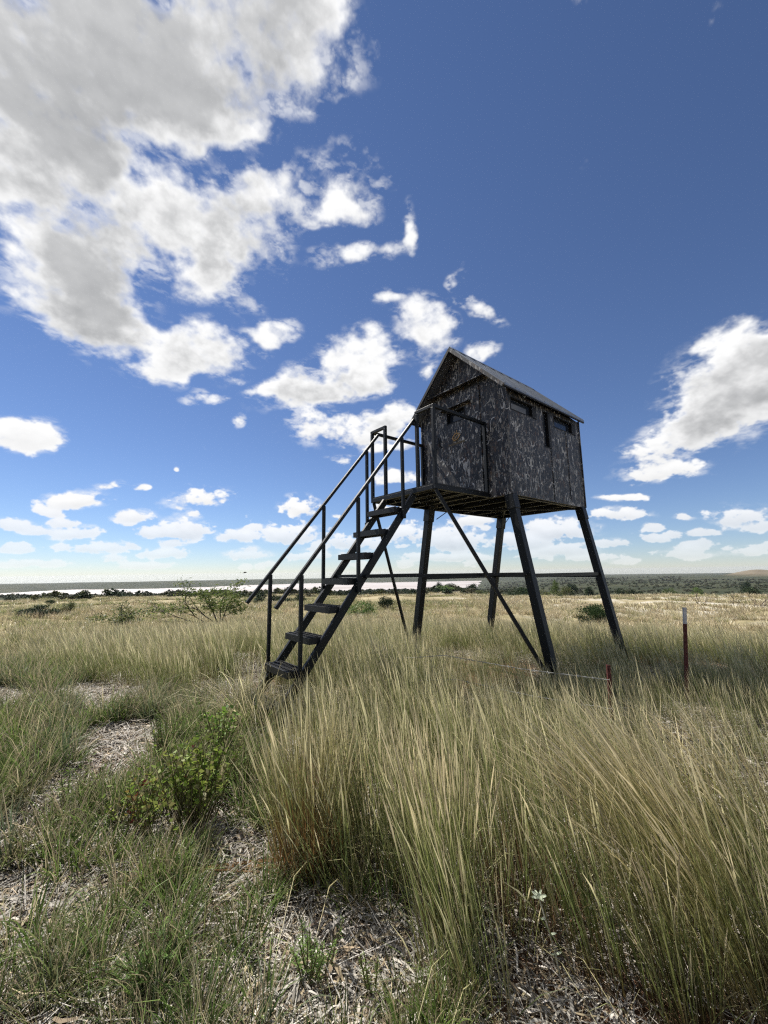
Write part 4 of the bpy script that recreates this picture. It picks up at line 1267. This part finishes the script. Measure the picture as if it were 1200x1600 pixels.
dead_bush(21.6, 28.3, .75, 1, 'leafless shrub on the pale slope just above the white-topped post', [(-.8, 0, .7), (.3, .1, 1), (.9, 0, .6)], .022)
dead_bush(23.4, 27.6, .80, 2, 'leafless forked shrub right of the one above the post', [(-.6, 0, .9), (.6, .1, .9)], .022)
dead_bush(21.8, 24.4, .75, 3, 'leafless grey shrub lowest on the pale slope at right edge', [(-.9, 0, .5), (.1, .2, 1), (.9, .1, .7), (.5, -.3, .8)], .022)


def mesquite():
    g = np.random.default_rng(33)
    x, y = -6.3, 12.9
    root = empty('mesquite_shrub', (x, y, float(height(x, y)) - .03), 0, (1.7, 1.2, 1.08))
    tag(root, 'half bare mesquite shrub leaning left above the tall grass left of the stairs', 'shrub')
    mb = MB(); tips = []
    for d, L in (((-.75, -.05, .62), 1.15), ((-.55, .1, .8), 1.0), ((-.9, .1, .42), 1.2), ((.15, 0, 1), .95), ((-.2, .2, 1), .9), ((.3, -.2, .8), .75)):
        branch_tree(g, (.55 + g.normal() * .08, g.normal() * .06, .05), d, L * .85, .017, 2, mb, tips, .45)
    t = link_mesh('trunk', mb.v, mb.f, simple('dark_twig', (.035, .03, .027), .9), root); col.objects.link(t)
    # sparse feathery leaves, most of them on the right
    P = np.array([tuple(p) for p in tips])
    wgt = np.where(P[:, 0] > .15, 1.0, .30) * np.where(P[:, 2] > .25, 1, .5); wgt /= wgt.sum()
    n = 2600
    C0 = P[g.choice(len(P), n, p=wgt)] + g.normal(0, .075, (n, 3))
    ax = g.normal(0, 1, (n, 3)); ax /= np.linalg.norm(ax, axis=1)[:, None]
    sd = np.cross(ax, g.normal(0, 1, (n, 3))); sd /= np.linalg.norm(sd, axis=1)[:, None]
    L = g.uniform(.02, .055, n)[:, None]
    V = np.stack([C0 - ax * L, C0 + sd * L * .3, C0 + ax * L, C0 - sd * L * .3], 1).reshape(-1, 3)
    Cc = np.array([(.10, .14, .035), (.075, .11, .030), (.13, .15, .05)])[g.integers(0, 3, n)] * g.uniform(.7, 1.2, n)[:, None]
    c = link_mesh('crown', V, np.arange(n * 4).reshape(n, 4), M_LEAF, root, False, np.repeat(Cc, 4, 0)); col.objects.link(c)


mesquite()


# scrub that covers the plain beyond the crest, too many to count
def brush_cover():
    c = bpy.data.collections.new('brush_kinds')
    for k in range(5):
        g = np.random.default_rng(800 + k)
        V, F, C, _ = leaf_cloud(g, 260, .17, dict(lumps=9, lr=.22, prof=[1., 1., .8, .4], asp=.6),
                                [JCOL, OCOL, [(.045, .052, .026), (.055, .06, .03)], JCOL, [(.09, .085, .05), (.06, .065, .032)]][k], .3)
        o = link_mesh('brush', V, F, M_NEEDLE, None, False, C); o.name = 'brush.%03d' % k; c.objects.link(o)
    xs, ys = [], []
    # scattered over the plain, thick on the right and along the lake shore
    x, y = sector(9000, 75, 1100, -60, 62, .45); az = np.degrees(np.arctan2(x, y)); h = height(x, y)
    d = vnoise(x / 45., y / 45., 81)
    dune = (np.hypot(x, y) > 850) & (az > 36)
    keep = (h > -33.) & ~dune & (d > np.interp(az, [-60, -5, 12, 60], [.70, .52, .30, .25])); xs.append(x[keep]); ys.append(y[keep])
    n2 = 1500
    a = np.radians(G.uniform(-48, 12, n2)); q = np.tan(a); yy = G.uniform(560, 690, n2) * np.where(a > -.05, 1.15, 1.0); x2 = q * yy; y2 = yy
    k2 = (height(x2, y2) > -33.8) & (vnoise(x2 / 60., y2 / 40., 83) > .36); xs.append(x2[k2]); ys.append(y2[k2])
    x = np.concatenate(xs); y = np.concatenate(ys); n = len(x); r = np.hypot(x, y)
    s = G.uniform(1.0, 2.6, n) * np.interp(r, [75, 200, 600, 1100], [.8, 1.1, 1.9, 2.8]) * np.where(np.degrees(np.arctan2(x, y)) > 12, .55, 1.)
    pk = np.where(np.degrees(np.arctan2(x, y)) > 8, G.choice([0, 2, 2, 4, 4], n), G.choice([0, 3, 2, 1], n))
    sc = np.stack([s * 1.5, s * 1.5, s * .8], -1)
    put('brush_cover', x, y, G.uniform(0, 6.28, n), np.zeros((n, 2)), sc, pk, c, 'dark low brush covering the plain below the hill', 'brush', -.15)


brush_cover()


# ------------------------------------------------------------------ small plants in the foreground
def leafy_plant(name, xy, seed, stems, h, spread, leaf, cols, label, lw=.55, per=16, group=None, red=0., mat=None, up=.5):
    g = np.random.default_rng(seed)
    root = empty(name, (xy[0], xy[1], float(height(*xy))))
    tag(root, label, 'plant', group)
    mb = MB(); V = []; C = []
    for s in range(stems):
        a = g.uniform(0, 6.28); t = spread * g.uniform(.2, 1.); H = h * g.uniform(.55, 1.)
        b = Vector((g.normal() * spread * .25, g.normal() * spread * .25, 0)); e = b + Vector((math.cos(a) * t, math.sin(a) * t, H))
        m = (b + e) / 2 + Vector((0, 0, .06 * H))
        mb.tube([b, m, e], [.004, .003, .0015], 4, False)
        isred = g.random() < red
        for q in range(per):
            f = g.uniform(.25, 1.02)
            p = b.lerp(m, f * 2) if f < .5 else m.lerp(e, f * 2 - 1)
            aa = g.uniform(0, 6.28); d = Vector((math.cos(aa), math.sin(aa), g.uniform(-.1, up * 2))).normalized()
            L = leaf * g.uniform(.6, 1.3); sd = d.cross(Vector((g.normal(), g.normal(), g.normal() + .6))).normalized(); w = L * lw * .5
            nn = d.cross(sd) * L * .08
            V += [p, p + d * L * .45 + sd * w + nn, p + d * L, p + d * L * .45 - sd * w + nn]
            c = np.array((.13, .035, .02)) if isred and g.random() < .6 else np.array(cols[int(g.integers(0, len(cols)))])
            C += [c * g.uniform(.7, 1.3)] * 4
    st = link_mesh('stem', mb.v, mb.f, simple(name + '_stem', (.10, .085, .035), .7), root); col.objects.link(st)
    lf = link_mesh('foliage', np.array([tuple(v) for v in V]), np.arange(len(V)).reshape(-1, 4), mat or M_LEAF, root, False, np.array(C)); col.objects.link(lf)
    return root


BRIGHT = [(.13, .21, .030), (.18, .26, .045), (.10, .17, .028), (.24, .29, .07), (.16, .16, .06)]
leafy_plant('leafy_forb', (-1.15, 2.62), 1, 62, .52, .26, .034, BRIGHT, 'bright green leafy forb with a few red leaves beside the straw path', .62, 18, None, .05)
leafy_plant('leafy_forb', (-1.42, 2.55), 2, 26, .34, .18, .030, BRIGHT + [(.20, .16, .04)], 'smaller yellowing forb with red leaves left of the bright one', .6, 14, None, .22)
leafy_plant('leafy_forb', (-1.30, 3.35), 3, 30, .46, .18, .036, BRIGHT, 'light green leafy forb behind the bright one near the stairs', .6, 14)
leafy_plant('feathery_forb', (-1.72, 3.30), 4, 26, .36, .15, .024, [(.09, .16, .03), (.12, .19, .045)], 'fine-leaved green forb beside the far end of the straw path', .14, 40, None, 0., None, .8)
leafy_plant('feathery_forb', (-.20, 2.62), 5, 26, .56, .11, .026, [(.075, .15, .025), (.10, .18, .035)], 'feathery green plant inside the tall grass right of the rusty clump', .14, 50, None, 0., None, .9)
leafy_plant('feathery_forb', (-.30, 1.70), 6, 13, .22, .08, .022, [(.13, .20, .05), (.16, .23, .07)], 'light green feathery plant on the straw at bottom centre', .16, 46, None, 0., None, .9)
leafy_plant('feathery_forb', (-.86, 1.70), 7, 18, .20, .16, .022, [(.12, .18, .05), (.15, .21, .07)], 'pale green feathery plant in the grass at bottom left', .18, 40, None, 0., None, .9)
leafy_plant('feathery_forb', (-.07, 1.66), 8, 4, .20, .04, .020, [(.13, .18, .05), (.15, .21, .06)], 'small thin feathery plant right of the light green one on the straw', .16, 40, None, 0., None, .9)
leafy_plant('feathery_forb', (-.98, 2.95), 10, 20, .40, .16, .024, [(.10, .15, .035), (.13, .17, .05)], 'fine-leaved green forb between the bright forb and the tall grass', .15, 36, None, 0., None, .9)
leafy_plant('leafy_forb', (-1.98, 2.75), 9, 16, .26, .16, .028, [(.10, .17, .03), (.14, .2, .05)], 'low yellow-green plant in the short grass at the left edge', .3, 18)


def woolly_plant():
    x, y = .585, 1.70
    root = empty('woolly_plant', (x, y, float(height(x, y))), 0, (.8, .8, 1.0))
    tag(root, 'small whitish woolly plant with a star-shaped leaf rosette on a thin stem', 'plant')
    M = simple('woolly_leaf', (.36, .40, .30), .9, 0., .15, 40., .1)
    mb = MB().tube([(.05, 0, 0), (.03, 0, .10), (.0, 0, .20), (-.03, 0, .285)], [.004, .004, .0035, .003], 6)
    mb.build('stem', simple('woolly_stem', (.40, .38, .28), .9), root, smooth=True)
    def leaf(p, d, L, w, par, nm='leaf'):
        p = Vector(p); d = Vector(d).normalized(); s = d.cross(Vector((0, -.5, 1))).normalized(); n = s.cross(d)
        V = [p, p + d * L * .35 + s * w + n * .004, p + d * L * .8 + s * w * .8, p + d * L - n * .004, p + d * L * .8 - s * w * .8, p + d * L * .35 - s * w + n * .004]
        V2 = [v - n * .0016 for v in V]
        o = link_mesh(nm, [tuple(v) for v in V + V2], [(0, 1, 2, 3, 4, 5), (11, 10, 9, 8, 7, 6)] + [(i, 6 + i, 6 + (i + 1) % 6, (i + 1) % 6) for i in range(6)], M, par); col.objects.link(o)
    top = (-.03, 0, .285)
    for q in range(8):
        a = q * 6.28 / 8 + .2
        leaf(top, (math.cos(a), math.sin(a) * .8, .35 + .25 * (q % 2)), .038, .006, root)
    for (p, d) in (((.012, 0, .165), (.8, -.3, .5)), ((-.005, 0, .215), (-.8, -.3, .4)), ((.03, 0, .10), (.9, -.2, .6)), ((.03, 0, .10), (-.7, -.4, .5))):
        leaf(p, d, .03, .0045, root)


woolly_plant()


def fallen_stalks():
    g = np.random.default_rng(9); mb = MB()
    for q in range(16):
        y = g.normal() * .018; z = .012 + .010 * g.random()
        x0 = g.uniform(-.42, -.2); x1 = g.uniform(.2, .45)
        mb.tube([(x0, y + g.normal() * .02, z), (0, y, z + .012), (x1, y + g.normal() * .025, z)], .0028, 4)
    o = mb.build('fallen_stalks', simple('rust_stalk', (.26, .14, .055), .7, 0., .35, 40.))
    x, y = -.86, 2.24
    o.location = (x, y, float(height(x, y)) + .02); o.rotation_euler = (0, 0, R(6))
    tag(o, 'bundle of rust-brown dead stalks lying flat below the leafy forb', 'stalks')


fallen_stalks()


# ------------------------------------------------------------------ fence posts and wire
M_RED = simple('rusty_red_paint', (.075, .022, .018), .8, 0., .5, 40., .3, .3)
M_WHITE = simple('chalky_white_paint', (.36, .36, .37), .7, 0., .3, 40., .3)
M_WIRE = simple('galvanised_wire', (.30, .30, .29), .45, .6, .3, 30., .5)


def t_post(x, y, top, tip, label, lean=0.):
    z0 = float(height(x, y))
    root = empty('fence_post', (x, y, z0), R(12)); root.rotation_euler = (0, lean, R(12))
    tag(root, label, 'fence post', 'steel fence posts in the grass')
    H = top - z0
    def prof(a, b):
        return MB().box(-.016, .016, -.004, .002, a, b).box(-.003, .003, .002, .026, a, b)
    prof(-.2, H - tip).build('post', M_RED, root)
    if tip > .05:
        prof(H - tip + .001, H).build('tip', M_WHITE, root)
    for q in range(int(H / .055)):
        z = .06 + q * .055
        if z < H - tip - .02:
            MB().box(-.006, .006, -.012, -.0045, z, z + .022).build('stud', M_RED, root)
    return root


t_post(2.97, 4.2, 1.105, .165, 'rusty red steel fence post with a white tip right of the blind', R(6.5))
t_post(1.79, 3.4, .76, .03, 'short rusty red fence post half hidden in the grass below the near leg', .02)


def wire(pts, label, seed):
    g = np.random.default_rng(seed)
    root = empty('barbed_wire', pts[0])
    tag(root, label, 'wire', 'strands of barbed wire in the tall grass')
    o0 = Vector(pts[0])
    P = [Vector(p) - o0 for p in pts]
    fine = []
    for a, b in zip(P[:-1], P[1:]):
        n = max(3, int((b - a).length / .06))
        for q in range(n): fine.append(a.lerp(b, q / n))
    fine.append(P[-1])
    for s in (0, 1):
        tw = [p + Vector((0, math.cos(k * 1.3 + s * math.pi), math.sin(k * 1.3 + s * math.pi))) * .0022 for k, p in enumerate(fine)]
        MB().tube(tw, .0019, 5, False).build('strand', M_WIRE, root)
    L = 0
    for k in range(1, len(fine)):
        L += (fine[k] - fine[k - 1]).length
        if L > .12:
            L = 0; p = fine[k]; d = Vector((g.normal(), g.normal(), g.normal())).normalized() * .014
            e = Vector((g.normal(), g.normal(), g.normal())).normalized() * .014
            MB().tube([p - d, p + d], .0017, 4).tube([p - e, p + e], .0017, 4).build('barb', M_WIRE, root)


wire([(1.79, 3.385, .62), (1.25, 3.87, .60), (.62, 4.42, .62), (.1, 4.86, .50), (-.2, 5.1, .16)], 'upper barbed wire strand running left from the short red post', 1)
wire([(1.79, 3.385, .40), (1.30, 3.80, .385), (.72, 4.32, .40), (.3, 4.7, .30), (.1, 4.9, .15)], 'lower barbed wire strand below the other near the short red post', 2)


def bird():
    root_p = (-12.6, 36.5, 1.60)
    o = MB()
    o.tube([(-.16, 0, 0), (-.10, 0, .01), (0, 0, .02), (.10, 0, .015), (.17, 0, .02)], [.012, .035, .045, .035, .012], 7)
    b = o.build('bird', simple('dark_feathers', (.02, .018, .016), .8), None, smooth=True)
    b.location = root_p; b.rotation_euler = (0, R(-4), R(14))
    tag(b, 'tiny dark bird gliding above the salt flat left of the handrail', 'bird')
    for s in (-1, 1):
        V = [(.06, s * .03, .03), (-.06, s * .03, .03), (-.05, s * .22, .09), (.05, s * .20, .09), (-.03, s * .42, .04)]
        w = link_mesh('wing', V + [(x, y, z - .012) for x, y, z in V], [(0, 1, 2, 3), (3, 2, 4), (5, 8, 7, 6), (8, 9, 7), (0, 3, 8, 5), (3, 4, 9, 8), (1, 6, 7, 2), (2, 7, 9, 4), (0, 5, 6, 1)], b.data.materials[0], b)
        col.objects.link(w)


bird()

# ------------------------------------------------------------------ air
def haze():
    m, n, l = new_mat('hazy_air')
    o = nd(n, 'ShaderNodeOutputMaterial'); v = nd(n, 'ShaderNodeVolumePrincipled')
    v.inputs['Color'].default_value = (.86, .91, 1.0, 1); v.inputs['Density'].default_value = 9e-5; v.inputs['Anisotropy'].default_value = .25
    l.new(v.outputs[0], o.inputs['Volume'])
    h = MB().box(-4000, 4000, -4000, 4000, -75, 5.6).build('haze', m)
    tag(h, 'thin haze over the valley', 'haze', kind='stuff')


haze()
